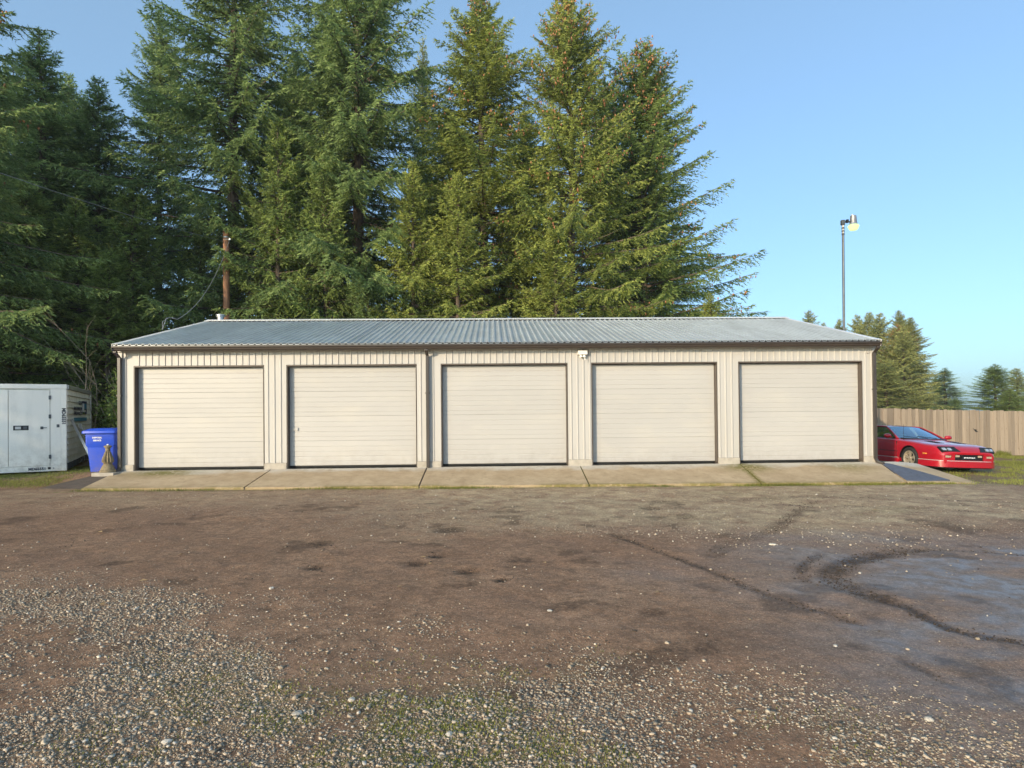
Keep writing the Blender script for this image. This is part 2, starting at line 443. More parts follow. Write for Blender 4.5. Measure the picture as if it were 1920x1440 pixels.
def apron_mat():
    m, nt, b = new_mat('apron_concrete'); N, L = nt.nodes, nt.links
    tc = N.new('ShaderNodeTexCoord'); P = tc.outputs['Object']
    def noise(sc, det=6, ro=0.6):
        n = N.new('ShaderNodeTexNoise'); n.inputs['Scale'].default_value = sc; n.inputs['Detail'].default_value = det; n.inputs['Roughness'].default_value = ro
        L.new(P, n.inputs[0]); return n.outputs['Fac']
    def rng(src, a, b_, c=0.0, d=1.0):
        r = N.new('ShaderNodeMapRange'); r.inputs[1].default_value = a; r.inputs[2].default_value = b_; r.inputs[3].default_value = c; r.inputs[4].default_value = d
        L.new(src, r.inputs[0]); return r.outputs[0]
    def mix(f, a, b_):
        x = N.new('ShaderNodeMix'); x.data_type = 'RGBA'; L.new(f, x.inputs[0])
        for s_, v in ((6, a), (7, b_)):
            if isinstance(v, tuple): x.inputs[s_].default_value = (*v, 1)
            else: L.new(v, x.inputs[s_])
        return x.outputs[2]
    sep = N.new('ShaderNodeSeparateXYZ'); L.new(P, sep.inputs[0])
    c = mix(rng(noise(2.2), 0.35, 0.65), (0.40, 0.295, 0.18), (0.51, 0.39, 0.25))
    # clean pale strip along the wall
    wob = N.new('ShaderNodeMath'); wob.operation = 'MULTIPLY_ADD'; L.new(noise(1.6), wob.inputs[0]); wob.inputs[1].default_value = 1.0; L.new(sep.outputs[1], wob.inputs[2])
    c = mix(rng(wob.outputs[0], 0.10, 0.42), c, (0.56, 0.51, 0.43))
    c = mix(rng(noise(7, 8), 0.52, 0.75, 0, 0.6), c, (0.27, 0.20, 0.115))
    c = mix(rng(noise(90, 3), 0.5, 0.68, 0, 0.5), c, (0.26, 0.21, 0.15))
    mo = N.new('ShaderNodeAttribute'); mo.attribute_name = 'moss'
    mm = N.new('ShaderNodeMath'); mm.operation = 'MULTIPLY'; mm.use_clamp = True
    L.new(mo.outputs['Fac'], mm.inputs[0]); L.new(rng(noise(12, 6), 0.30, 0.50), mm.inputs[1])
    c = mix(mm.outputs[0], c, (0.15, 0.135, 0.025))
    L.new(c, b.inputs['Base Color']); b.inputs['Roughness'].default_value = 0.92; b.inputs['Specular IOR Level'].default_value = 0.25
    bp = N.new('ShaderNodeBump'); bp.inputs['Strength'].default_value = 0.5; bp.inputs['Distance'].default_value = 0.004
    L.new(noise(120, 3), bp.inputs['Height']); L.new(bp.outputs[0], b.inputs['Normal'])
    return m
M['apron'] = apron_mat()
M['asphalt'] = pmat('asphalt', (0.095, 0.10, 0.125), 0.6, 0, 0.25, 10, 0.7, 110, dirt=((0.12, 0.10, 0.075), 0.5, 6))
M['asphalt_old'] = pmat('asphalt_old', (0.105, 0.080, 0.062), 0.9, 0, 0.25, 8, 0.7, 90, dirt=((0.15, 0.11, 0.07), 0.6, 5))

# ------------------------------------------------------------------ ground
def yardA(x): return -0.365 - 0.005 * np.clip(x, -14, 14)
def ground_base(x, y):
    A = yardA(x)
    B = np.interp(x, [-40, -15, -12, -10.2, -9.3, -8.9, 8.9, 9.6, 12, 16, 22, 60], [-0.35, -0.26, -0.20, -0.10, -0.075, -0.42, -0.46, -0.44, -0.495, -0.58, -0.68, -0.9])
    y0 = np.where(x < -8, -1.25, np.where(x > 8.5, -1.6, -0.6)); y1 = np.where(x < -8, 0.2, np.where(x > 8.5, 0.6, 0.4))
    t = np.clip((y - y0) / (y1 - y0), 0, 1); t = t * t * (3 - 2 * t)
    z = A * (1 - t) + B * t
    return z - 0.05 * np.maximum(y - 82, 0)
TRACKS = [  # (points, groove half width, depth, churn)
    ([(4.75, -7.95), (4.08, -8.21), (3.56, -8.57), (3.18, -8.94), (3.02, -9.2), (3.01, -9.45), (3.06, -9.75), (3.10, -9.95)], 0.12, 0.018, 1.0),
    ([(3.10, -9.95), (3.16, -10.27), (3.16, -10.63), (3.29, -10.82), (3.47, -10.94), (4.2, -11.3)], 0.055, 0.008, 0.9),
    ([(6.6, -8.75), (5.75, -8.3), (5.2, -8.05), (4.75, -7.95)], 0.05, 0.006, 0.6),
    ([(1.3, -6.9), (1.68, -7.98), (1.95, -8.84), (2.1, -9.44), (2.25, -9.87), (2.42, -10.17), (2.55, -10.5)], 0.05, 0.006, 0.85),
    ([(3.47, -8.18), (3.04, -8.62), (2.83, -8.99), (2.73, -9.32)], 0.06, 0.007, 0.7),
    ([(5.6, -3.9), (5.04, -4.62), (4.0, -6.12), (3.42, -6.91), (2.66, -7.56), (2.2, -8.2)], 0.11, 0.005, 0.5),
    ([(2.42, -11.18), (2.45, -11.4), (2.48, -11.59)], 0.04, 0.005, 0.6),
    ([(9.5, -4.6), (7.6, -3.7), (5.4, -3.4), (3.6, -3.8)], 0.16, 0.006, 0.25),
    ([(9.5, -6.6), (7.2, -5.0), (5.6, -4.3), (4.4, -4.1)], 0.14, 0.006, 0.25),
]
HOLES = [(-0.56, -8.72, 0.11, 0.03), (-0.93, -8.01, 0.10, 0.02), (-1.13, -8.34, 0.13, 0.02), (-2.2, -8.45, 0.12, 0.02), (-0.2, -9.14, 0.08, 0.02), (-2.5, -7.3, 0.2, 0.015), (-0.9, -6.4, 0.25, 0.02), (2.4, -4.6, 0.2, 0.02)]
BOUND = ([-9, -5.67, -3.67, -1.57, -0.38, 0.66, 1.54, 1.99, 2.44, 4.2], [-7.6, -8.24, -8.78, -9.92, -10.61, -11.24, -11.59, -11.88, -12.13, -12.6])
def gravel_field(x, y):
    yb = np.interp(x, *BOUND)
    w = (fbm(x, y, 1.1, 3) - 0.5) * 1.5
    fg = sstep(-0.55, 1.15, yb - y + w * np.interp(x, [-4, 1.5], [1.25, 0.55]))
    patch = fbm(x, y, 0.9, 11, 5)
    fg = fg * np.clip(0.10 + 1.35 * sstep(0.36, 0.58, patch + np.interp(x, [-1.0, 0.6], [0.0, 0.10])) , 0, 1)
    band = np.interp(x, [-9, -4.8, -2.8, -1.2, 0.3, 1.6, 2.7, 4.2, 9], [-3.6, -4.9, -6.0, -6.6, -6.7, -7.2, -7.8, -7.6, -7.0])
    pale = sstep(-0.7, 0.9, y - band + w * 1.2) * sstep(-1.0, -2.2, y)
    pale = pale * np.interp(x, [-9, -4, 0, 3], [0.45, 0.55, 0.8, 0.95]) * (0.35 + 0.65 * sstep(0.36, 0.58, fbm(x, y, 0.6, 23)))
    return np.clip(np.maximum(fg, pale * 0.9), 0, 1)
def wet_field(x, y):
    w = sstep(0.6, 3.8, x + (fbm(x, y, 0.8, 41) - 0.5) * 2.6) * sstep(-6.6, -8.0, y + (fbm(x, y, 0.9, 43) - 0.5) * 1.6)
    return np.clip(w * (0.45 + 0.60 * sstep(0.3, 0.68, fbm(x * 0.6, y * 1.6, 1.6, 45, 5))), 0, 1)

def ground_full(x, y):
    x = np.asarray(x, float); y = np.asarray(y, float)
    z = ground_base(x, y)
    near = (np.abs(x) < 16) & (y > -16) & (y < 12)
    bumps = (fbm(x, y, 0.7, 1) - 0.5) * 0.05 + (fbm(x, y, 5.0, 5, 4) - 0.5) * 0.022
    z = z + np.where(near, bumps * np.clip((-y - 1.2) / 0.8, 0.25, 1), 0)
    churn = np.zeros_like(x)
    for i, (pts, hw, dep, ch) in enumerate(TRACKS):
        d = polydist(x, y, pts)
        brk = 0.35 + 0.65 * sstep(0.35, 0.6, fbm(x, y, 2.5, 60 + i))
        z = z - dep * np.exp(-(d / hw) ** 2) + dep * 0.3 * np.exp(-((d - hw * 1.9) / (hw * 0.6)) ** 2)
        churn = np.maximum(churn, ch * brk * np.exp(-(d / (hw * 1.15)) ** 4))
    for hx, hy, r, dep in HOLES:
        d = np.hypot((x - hx), (y - hy) * 1.0)
        z = z - dep * np.exp(-(d / r) ** 2); churn = np.maximum(churn, 0.75 * np.exp(-(d / r) ** 4))
    return z, churn

def make_ground():
    def axis(parts):
        return np.unique(np.concatenate([np.arange(a, b, s) for a, b, s in parts]))
    xs = axis([(-240, -60, 30), (-60, -16, 4), (-16, -6, 0.14), (-6, 6, 0.035), (6, 16, 0.14), (16, 60, 4), (60, 241, 30)])
    ys = axis([(-60, -16, 6), (-16, -13, 0.2), (-13, -8, 0.03), (-8, -3, 0.06), (-3, 3, 0.10), (3, 12, 0.7), (12, 60, 6), (60, 241, 30)])
    X, Y = np.meshgrid(xs, ys)
    x, y = X.ravel(), Y.ravel()
    z, churn = ground_full(x, y)
    blot = sstep(0.66, 0.74, fbm(x, y, 1.8, 71, 5)) * sstep(-2.6, -4, y)
    churn = np.maximum(churn, 0.5 * blot)
    # hidden under the building
    under = (np.abs(x) < 8.8) & (y > 0.4) & (y < 9)
    z = np.where(under, -0.5, z)
    g = gravel_field(x, y)
    moss = sstep(0.45, 0.62, fbm(x, y, 1.4, 31)) * g * sstep(-10.4, -11.4, y) * np.exp(-((x + 0.5) / 1.6) ** 2)
    edge = np.exp(-((y + 1.66 + (fbm(x, y, 1.5, 91) - 0.5) * 0.2) / 0.10) ** 2) * (np.abs(x) < 9.6)
    right = sstep(9.3, 10.4, x + (fbm(x, y, 1.0, 35) - 0.5) * 1.4) * sstep(-2.1, -1.4, y + (fbm(x, y, 1.5, 36) - 0.5) * 0.8)
    left = sstep(-9.9, -10.9, x + (fbm(x, y, 1.0, 37) - 0.5) * 0.8) * sstep(-1.25, -0.6, y + (fbm(x, y, 1.5, 38) - 0.5) * 0.5)
    faint = 0.3 * sstep(0.56, 0.70, fbm(x, y, 0.8, 39)) * sstep(1, 4, x) * sstep(-6.8, -5.0, y)
    far = ((y > 12) | (np.abs(x) > 15)) * 1.0
    moss = np.clip(np.maximum.reduce([moss, edge * 0.9, right * 0.75, left * 0.8, faint, far * 0.8]), 0, 1)
    sand = 1.0 * sstep(-7.6, -6.0, y + (fbm(x, y, 0.6, 95, 5) - 0.5) * 3.4) * sstep(-4, 2.5, x) * sstep(11, 8, x) * (y < -1.2) + 0.45 * sstep(-5.5, -2.2, y + (fbm(x, y, 0.6, 96) - 0.5) * 2) * (y < -1.2) * (np.abs(x) < 11)
    nx, ny = len(xs), len(ys)
    i = np.arange(nx - 1)[None, :] + nx * np.arange(ny - 1)[:, None]; i = i.ravel()
    F = np.stack([i, i + 1, i + nx + 1, i + nx], 1)
    me = np_mesh('ground', np.stack([x, y, z], 1), F)
    me.polygons.foreach_set('use_smooth', np.ones(len(F), bool))
    point_attr(me, 'gravel', g); point_attr(me, 'wet', wet_field(x, y)); point_attr(me, 'churn', churn)
    point_attr(me, 'moss', moss); point_attr(me, 'sand', np.clip(sand, 0, 1))
    o = link_mesh('ground', me, M['ground']); tag(o, 'brown dirt and gravel yard rutted by tyres in front of the garages', kind='structure')
    return o
ground = make_ground()

# ------------------------------------------------------------------ sloping concrete apron
def apron_z(x, y): return -0.03 + (y / -1.5) * (-0.285 - 0.005 * x)
def make_apron():
    root = empty('concrete_apron', (0, 0, 0)); root['kind'] = 'structure'
    root['label'] = 'tan concrete apron of sloping slabs along the foot of the garage doors'
    joints_b = [-9.20, -5.60, -1.88, 1.84, 5.78, 9.26]; joints_f = [-9.12, -5.66, -1.90, 1.83, 5.66, 8.95]
    quads = [((joints_b[i] + (0.018 if i else 0), joints_b[i + 1] - 0.018), (joints_f[i] + (0.018 if i else 0), joints_f[i + 1] - 0.018)) for i in range(5)]
    quads.append(((9.26, 10.20), (8.97, 10.62)))
    for qi, ((xb0, xb1), (xf0, xf1)) in enumerate(quads):
        nx, ny = 30, 12
        V = []; mo = []
        yf = -1.5 - 0.0 * qi
        for j in range(ny + 1):
            t = j / ny
            for i in range(nx + 1):
                s = i / nx
                x = (xb0 + (xb1 - xb0) * s) * (1 - t) + (xf0 + (xf1 - xf0) * s) * t
                y = -0.004 + (yf - 0.03 * (vnoise(x * 3, 1.0, 5) - 0.5)) * t
                z = apron_z(x, y) + 0.006 * (fbm(x, y, 2.0, 8) - 0.5)
                if qi == 5: z -= 0.10 * max(0, s - 0.35) ** 1.5
                V.append((x, y, z))
                m = 0.7 * math.exp(-((t - 1) / 0.07) ** 2) * sstep(0.35, 0.6, fbm(x, 0, 1.1, 12))
                if qi == 0: m = max(m, math.exp(-(((x + 8.05) / 0.70) ** 2 + ((t - 0.16) / 0.20) ** 2)))
                if qi in (3, 4): m = max(m, math.exp(-(((x - 5.85) / 0.55) ** 2 + ((t - 0.22) / 0.22) ** 2)), 0.9 * math.exp(-((s - (qi == 3)) / 0.015) ** 2))
                if qi == 4: m = max(m, 0.6 * math.exp(-(((x - 8.3) / 0.5) ** 2 + ((t - 0.25) / 0.25) ** 2)))
                mo.append(float(m))
        n = len(V)
        F = [(j * (nx + 1) + i, (j + 1) * (nx + 1) + i, (j + 1) * (nx + 1) + i + 1, j * (nx + 1) + i + 1) for j in range(ny) for i in range(nx)]
        ring = [i for i in range(nx + 1)] + [(j + 1) * (nx + 1) - 1 for j in range(1, ny + 1)] + [ny * (nx + 1) + i for i in range(nx - 1, -1, -1)] + [j * (nx + 1) for j in range(ny - 1, 0, -1)]
        low = {}
        for k in ring:
            low[k] = len(V); x, y, z = V[k]; V.append((x, y, z - 0.14)); mo.append(0.9)
        for a, b in zip(ring, ring[1:] + ring[:1]): F.append((a, b, low[b], low[a]))
        me = bpy.data.meshes.new('slab'); me.from_pydata(V, [], F); me.update()
        bm = bmesh.new(); bm.from_mesh(me); bmesh.ops.recalc_face_normals(bm, faces=bm.faces); bm.to_mesh(me); bm.free()
        point_attr(me, 'moss', mo)
        link_mesh('slab', me, M['apron'], root)
    # dirt and moss packed into the joints
    for k, (xb, xf) in enumerate(zip(joints_b[1:-1], joints_f[1:-1])):
        b = MB(); b.extrude([(-0.017, -0.06), (0.017, -0.06), (0.017, 0), (-0.017, 0)], (xb, -0.01, -0.052), (xf, -1.49, -0.052 - 0.285 - 0.005 * xf), ((1, 0, 0), (0, 0, 1)))
        b.build('joint_strip', M['asphalt_old'] if k in (0, 1) else M['moss'], root)
    # asphalt strips at both ends of the apron
    def sheet(name, pts, mat, lift, parent, label):
        V = [(x, y, apron_z(x, y) + lift) for x, y in pts]; n = len(V)
        V += [(x, y, z - 0.12) for x, y, z in V]
        b = MB(); b.add(V, [tuple(range(n)), tuple(range(2 * n - 1, n - 1, -1))] + [(i, (i + 1) % n, n + (i + 1) % n, n + i) for i in range(n)])
        return b.build(name, mat, parent, label=label)
    sheet('asphalt_patch', [(9.24, -0.08), (9.42, -0.20), (9.75, -0.8), (10.0, -1.42), (9.35, -1.47), (9.0, -1.42), (9.12, -0.7)], M['asphalt'], 0.012, root, 'wet dark asphalt patch')
    sheet('asphalt_strip', [(-9.22, -0.12), (-9.14, -1.45), (-10.1, -1.40), (-9.62, -0.35), (-9.52, -0.08)], M['asphalt_old'], -0.02, root, 'dark brown asphalt strip')
    return root
apron = make_apron()

# ------------------------------------------------------------------ garage building
BX = 9.18
DOORS = [(-8.837, -5.776), (-5.227, -2.123), (-1.519, 1.545), (2.148, 5.234), (5.781, 8.865)]
DH = 2.44
WALL_TOP = 2.80
def rib_profile(x0, x1, pitch=0.1524, base=0.0, h=0.02, flank=0.014, top=0.022):
    """plan outline of a ribbed sheet from x0 to x1: list of (x, depth); ribs sit on a fixed grid"""
    pts = [(x0, base)]
    k = math.ceil((x0 + 0.03 + 9.18) / pitch)
    while True:
        c = -9.18 + k * pitch
        if c + flank + top / 2 > x1 - 0.004: break
        pts += [(c - top / 2 - flank, base), (c - top / 2, base + h), (c + top / 2, base + h), (c + top / 2 + flank, base)]
        k += 1
    pts.append((x1, base))
    return pts
def ribbed_sheet(x0, x1, z0, z1, y):
    prof = rib_profile(x0, x1)
    b = MB(); n = len(prof)
    V = [(x, y - d, z0) for x, d in prof] + [(x, y - d, z1) for x, d in prof]
    V += [(x, y - d + 0.004, z0) for x, d in prof] + [(x, y - d + 0.004, z1) for x, d in prof]
    F = [(i, i + 1, n + i + 1, n + i) for i in range(n - 1)] + [(2 * n + i, 3 * n + i, 3 * n + i + 1, 2 * n + i + 1) for i in range(n - 1)]
    F += [(i, 2 * n + i, 2 * n + i + 1, i + 1) for i in range(n - 1)] + [(n + i, n + i + 1, 3 * n + i + 1, 3 * n + i) for i in range(n - 1)]
    F += [(0, n, 3 * n, 2 * n), (n - 1, 3 * n - 1, 4 * n - 1, 2 * n - 1)]
    b.add(V, F)
    return b

def make_building():
    g = empty('garage_building', (0, 4.6, 0), 0, 'long cream ribbed metal garage building with five roll doors and grey metal roof', 'garage')
    inv = Matrix.Translation((0, -4.6, 0))
    def B(mb, name, mat, parent=None, **k):
        o = mb.build(name, mat, parent or g, **k)
        if parent is None: o.matrix_parent_inverse = inv
        return o
    # ribbed front sheets: piers between doors, headers above
    piers = [(-BX, DOORS[0][0])] + [(DOORS[i][1], DOORS[i + 1][0]) for i in range(4)] + [(DOORS[4][1], BX)]
    for x0, x1 in piers:
        B(ribbed_sheet(x0 + 0.012, x1 - 0.012, 0.115, WALL_TOP, 0.0), 'siding_panel', M['siding'])
    for x0, x1 in DOORS:
        w = (x1 - x0) / 3
        snap = lambda v: -9.18 + (round((v + 9.18) / 0.1524 - 0.5) + 0.5) * 0.1524
        cuts = [x0 - 0.012, snap(x0 + w), snap(x0 + 2 * w), x1 + 0.012]
        for k in range(3):
            B(ribbed_sheet(cuts[k] + 0.0005, cuts[k + 1] - 0.0005, DH + 0.035, WALL_TOP, 0.0), 'siding_panel', M['siding'])
    # concrete footing under each pier
    for x0, x1 in piers:
        b = MB(); b.box(x0 + 0.01, x1 - 0.01, -0.03, 0.14, -0.10, 0.112)
        B(b, 'footing', M['concrete_block'], bevel=0.008)
    # shell: side and back walls
    for nm, pts in (('gable_wall', -1), ('gable_wall', 1)):
        x = pts * (BX - 0.03)
        b = MB()
        V = [(x, 0.03, -0.5), (x, 9.17, -0.5), (x, 9.17, 2.80), (x, 4.6, 4.12), (x, 0.03, 2.80)]
        V += [(x - pts * 0.1, p[1], p[2]) for p in V]
        b.add(V, [(0, 1, 2, 3, 4), (9, 8, 7, 6, 5)] + [(i, (i + 1) % 5, 5 + (i + 1) % 5, 5 + i) for i in range(5)])
        B(b, nm, M['siding'])
    b = MB(); b.box(-BX + 0.14, BX - 0.14, 9.07, 9.17, -0.5, 2.8); B(b, 'back_wall', M['siding'])
    b = MB(); b.box(-BX + 0.14, BX - 0.14, 0.35, 9.05, -0.45, -0.05); B(b, 'floor_slab', M['concrete_block'])
    b = MB(); b.box(-BX + 0.14, BX - 0.14, 0.30, 0.34, -0.03, 2.78); B(b, 'inner_partition', M['black'])
    # corner trims
    for s in (-1, 1):
        b = MB(); b.box(min(s * BX, s * (BX + 0.02)), max(s * BX, s * (BX + 0.02)), -0.026, 0.12, 0.10, 2.80)
        b.box(min(s * (BX - 0.075), s * BX), max(s * (BX - 0.075), s * BX), -0.030, -0.024, 0.10, 2.80)
        B(b, 'corner_trim', M['siding'])
    # eave trim strip under the gutter
    b = MB(); b.box(-BX - 0.03, BX + 0.03, -0.075, 0.10, 2.803, 2.835); B(b, 'eave_trim', M['siding'])
    # door frames and doors
    for di, (x0, x1) in enumerate(DOORS):
        t = 0.014
        b = MB()
        b.box(x0, x0 + t, -0.006, 0.24, -0.02, DH); b.box(x1 - t, x1, -0.006, 0.24, -0.02, DH)
        b.box(x0, x1, -0.006, 0.24, DH + 0.001, DH + 0.033)
        b.box(x0 + t + 0.001, x0 + 0.10, 0.205, 0.24, -0.02, DH); b.box(x1 - 0.10, x1 - t - 0.001, 0.205, 0.24, -0.02, DH)
        B(b, 'door_frame', M['jamb'])
        door = MB(); door.box(x0 + t + 0.004, x1 - t - 0.004, 0.176, 0.20, -0.012, 0.03)
        dr = B(door, 'garage_door', M['rubber'])
        xa, xb = x0 + t + 0.006, x1 - t - 0.006
        sec = (DH - 0.03 - 0.01) / 4
        rng = random.Random(di)
        gd = 0.0055; yd = 0.150
        for k in range(4):
            zb = 0.03 + k * sec; zt = zb + sec - 0.0015
            # grooves: profile (z, y)
            prof = [(zb, yd + 0.0055), (zb + 0.006, yd)]
            for q in (0.155, 0.34, 0.525, 0.71):
                zc = zb + sec * q * 1.08
                prof += [(zc - 0.012, yd), (zc - 0.003, yd + gd), (zc + 0.003, yd + gd), (zc + 0.009, yd)]
            prof += [(zt - 0.005, yd), (zt, yd + 0.0055)]
            n = len(prof)
            cols = 9
            V = []
            for c in range(cols):
                x = xa + (xb - xa) * c / (cols - 1)
                for z, y in prof:
                    w = 0.0022 * math.sin(c * 1.7 + k + di) + 0.0015 * math.sin(z * 9 + c)
                    if di == 1 and k == 0 and c >= 5: w += 0.006 * math.sin(c * 2.2 + z * 14)
                    if di == 0 and k == 1 and c == 7: w += 0.006
                    V.append((x, y + w, z))
            F = [(c * n + i, (c + 1) * n + i, (c + 1) * n + i + 1, c * n + i + 1) for c in range(cols - 1) for i in range(n - 1)]
            b = MB(); b.add(V, F)
            b.build('door_section', M['door'], dr, smooth=True, angle=25)
        if di == 1:
            b = MB(); b.box(xa + 0.0, xa + 0.20, 0.125, 0.149, 0.905, 0.93); b.box(xa + 0.16, xa + 0.20, 0.120, 0.149, 0.885, 0.95)
            b.build('latch', M['door'], dr)
    # roof: ribbed sheets on both slopes
    ez, rz, ey, ry = 2.932, 4.195, -0.32, 4.6
    nsh = 20; W = 2 * 9.14 / nsh
    for side in (1, -1):
        for k in range(nsh):
            x0 = -9.14 + k * W; x1 = x0 + W
            pts = [(x0, 0.0)]
            for q in range(6):
                c = x0 + (q + 0.5) * W / 6
                pts += [(c - 0.032, 0), (c - 0.017, 0.032), (c + 0.017, 0.032), (c + 0.032, 0)]
            pts.append((x1, 0.0))
            n = len(pts); lift = 0.0015 * (k % 2)
            ys = [ey, ey + 0.02, (ey + ry) / 2, ry]
            V = []
            for yy in ys:
                f = (yy - ey) / (ry - ey); zz = ez + (rz - ez) * f
                Y = yy if side == 1 else 9.2 - yy
                sag = 0.006 * math.sin(k * 1.3 + f * 5)
                V += [(x, Y, zz + h + lift + sag * (0.2 < f < 0.9)) for x, h in pts]
            F = [(j * n + i, j * n + i + 1, (j + 1) * n + i + 1, (j + 1) * n + i) for j in range(len(ys) - 1) for i in range(n - 1)]
            m0 = len(V); V += [(x, y, z - 0.006) for x, y, z in V]
            F += [(m0 + a, m0 + d, m0 + c, m0 + b_) for a, b_, c, d in F]
            F += [(i, m0 + i, m0 + i + 1, i + 1) for i in range(n - 1)]
            b = MB(); b.add(V, F)
            B(b, 'roof_sheet', M['roof'])
    b = MB(); b.box(-9.13, 9.13, -0.30, -0.28, 2.895, 2.958); B(b, 'rib_end_shade', M['black'])  # black strip stands in for the shade inside the open rib ends
    # ridge cap and rake trims
    b = MB(); b.extrude([(-0.22, -0.028), (0, 0.036), (0.22, -0.028), (0.22, -0.038), (0, 0.026), (-0.22, -0.038)], (-9.16, ry, rz + 0.035), (9.16, ry, rz + 0.035), ((0, 1, 0), (0, 0, 1)))
    B(b, 'ridge_cap', M['ridge'])
    sl = Vector((0, ry - ey, rz - ez)); up = Vector((1, 0, 0)).cross(sl).normalized()
    for s in (-1, 1):
        for side in (1, -1):
            p0 = Vector((0, ey - 0.01, ez)); p1 = Vector((0, ry, rz))
            u = up.copy()
            if side == -1: p0.y = 9.2 - p0.y; p1.y = 9.2 - p1.y; u.y = -u.y
            prof = [(s * 9.03, 0.022), (s * 9.03, 0.034), (s * 9.172, 0.034), (s * 9.172, -0.13), (s * 9.16, -0.13), (s * 9.16, 0.022)]
            b = MB(); b.extrude(prof, p0, p1, ((1, 0, 0), tuple(u)))
            B(b, 'rake_trim', M['ridge'])
    # gutter: K profile, open on top
    gp = [(-0.20, 2.90), (-0.20, 2.806), (-0.28, 2.806), (-0.305, 2.835), (-0.31, 2.86), (-0.345, 2.885), (-0.345, 2.912), (-0.33, 2.912), (-0.33, 2.89), (-0.295, 2.865), (-0.29, 2.84), (-0.27, 2.815), (-0.212, 2.815), (-0.212, 2.90)]
    b = MB(); b.extrude(gp, (-9.165, 0, 0), (9.165, 0, 0), ((0, 1, 0), (0, 0, 1)))
    b.box(-9.170, -9.1655, -0.345, -0.2, 2.806, 2.912); b.box(9.1655, 9.170, -0.345, -0.2, 2.806, 2.912)
    B(b, 'gutter', M['brown_trim'])
    b = MB(); b.box(-9.17, 9.17, -0.198, -0.078, 2.836, 2.846); B(b, 'soffit', M['siding'])
    # downspouts
    for x, foot in ((-9.135, -1), (-1.845, 0), (9.125, 1)):
        b = MB(); h = 0.038
        sq = [(-h, -0.03), (h, -0.03), (h, 0.03), (-h, 0.03)]
        def seg(p0, p1): b.extrude(sq, p0, p1, ((1, 0, 0), (0, 1, 0)))
        seg((x, -0.255, 2.805), (x, -0.255, 2.765)); seg((x, -0.255, 2.77), (x, -0.085, 2.66)); seg((x, -0.085, 2.665), (x, -0.085, 0.06))
        if foot:
            seg((x, -0.085, 0.065), (x + 0.02 * foot, -0.13, -0.02))
            b.extrude([(-0.03, -0.03), (0.03, -0.03), (0.03, 0.03), (-0.03, 0.03)], (x + 0.0 * foot, -0.13, -0.005), (x + 0.10 * foot, -0.24, -0.055), ((1, 0, 0), (0, 0, 1)))
        else: seg((x, -0.085, 0.065), (x, -0.085, -0.035))
        ds = B(b, 'downspout', M['downspout'], bevel=0.006)
        b = MB(); b.box(x - 0.052, x + 0.052, -0.119, -0.05, 1.75, 1.775)
        b.build('strap', M['downspout'], ds).matrix_parent_inverse = Matrix.Identity(4)
    # twin floodlight under the eave
    b = MB(); b.box(1.80, 2.03, -0.14, -0.022, 2.66, 2.765)
    fl = B(b, 'floodlight', M['white_plastic'], bevel=0.012)
    for cx, ax in ((1.865, -0.25), (1.965, 0.15)):
        Mx = Matrix.Translation((cx, -0.11, 2.655)) @ Matrix.Scale(0.85, 4) @ Matrix.Rotation(0.5, 4, 'X') @ Matrix.Rotation(ax, 4, 'Y')
        b = MB(); b.lathe([(0.022, 0.0), (0.03, -0.02), (0.048, -0.04), (0.05, -0.055), (0.035, -0.062), (0.006, -0.066)], 16, Mx)
        b.build('lamp_head', M['white_plastic'], fl, smooth=True)
    b = MB(); b.lathe([(0.012, 0), (0.012, -0.05), (0.004, -0.07)], 10, Matrix.Translation((1.965, -0.135, 2.585))); b.build('sensor', M['white_plastic'], fl, smooth=True)
    # small round fitting near the far corner of the front wall
    b = MB(); b.lathe([(0.035, 0), (0.035, 0.02), (0.028, 0.03)], 14, Matrix.Translation((9.02, -0.001, 2.68)) @ Matrix.Rotation(math.pi / 2, 4, 'X')); B(b, 'wall_cap', M['siding'], smooth=True)
    # roof vent
    b = MB(); b.lathe([(0.10, 3.9), (0.10, 4.38), (0.10, 4.381), (0.135, 4.381), (0.135, 4.40), (0.11, 4.405), (0.11, 4.42), (0.145, 4.425), (0.145, 4.445), (0.10, 4.46), (0.03, 4.48)], 20, Matrix.Translation((-8.86, 4.85, 0.0)))
    B(b, 'roof_vent', M['galv'], smooth=True)
    # drip plugs of screws are too fine; dents and stains are in the sheet materials
    return g
building = make_building()

def gz(x, y): return float(ground_full(np.array([x]), np.array([y]))[0][0])

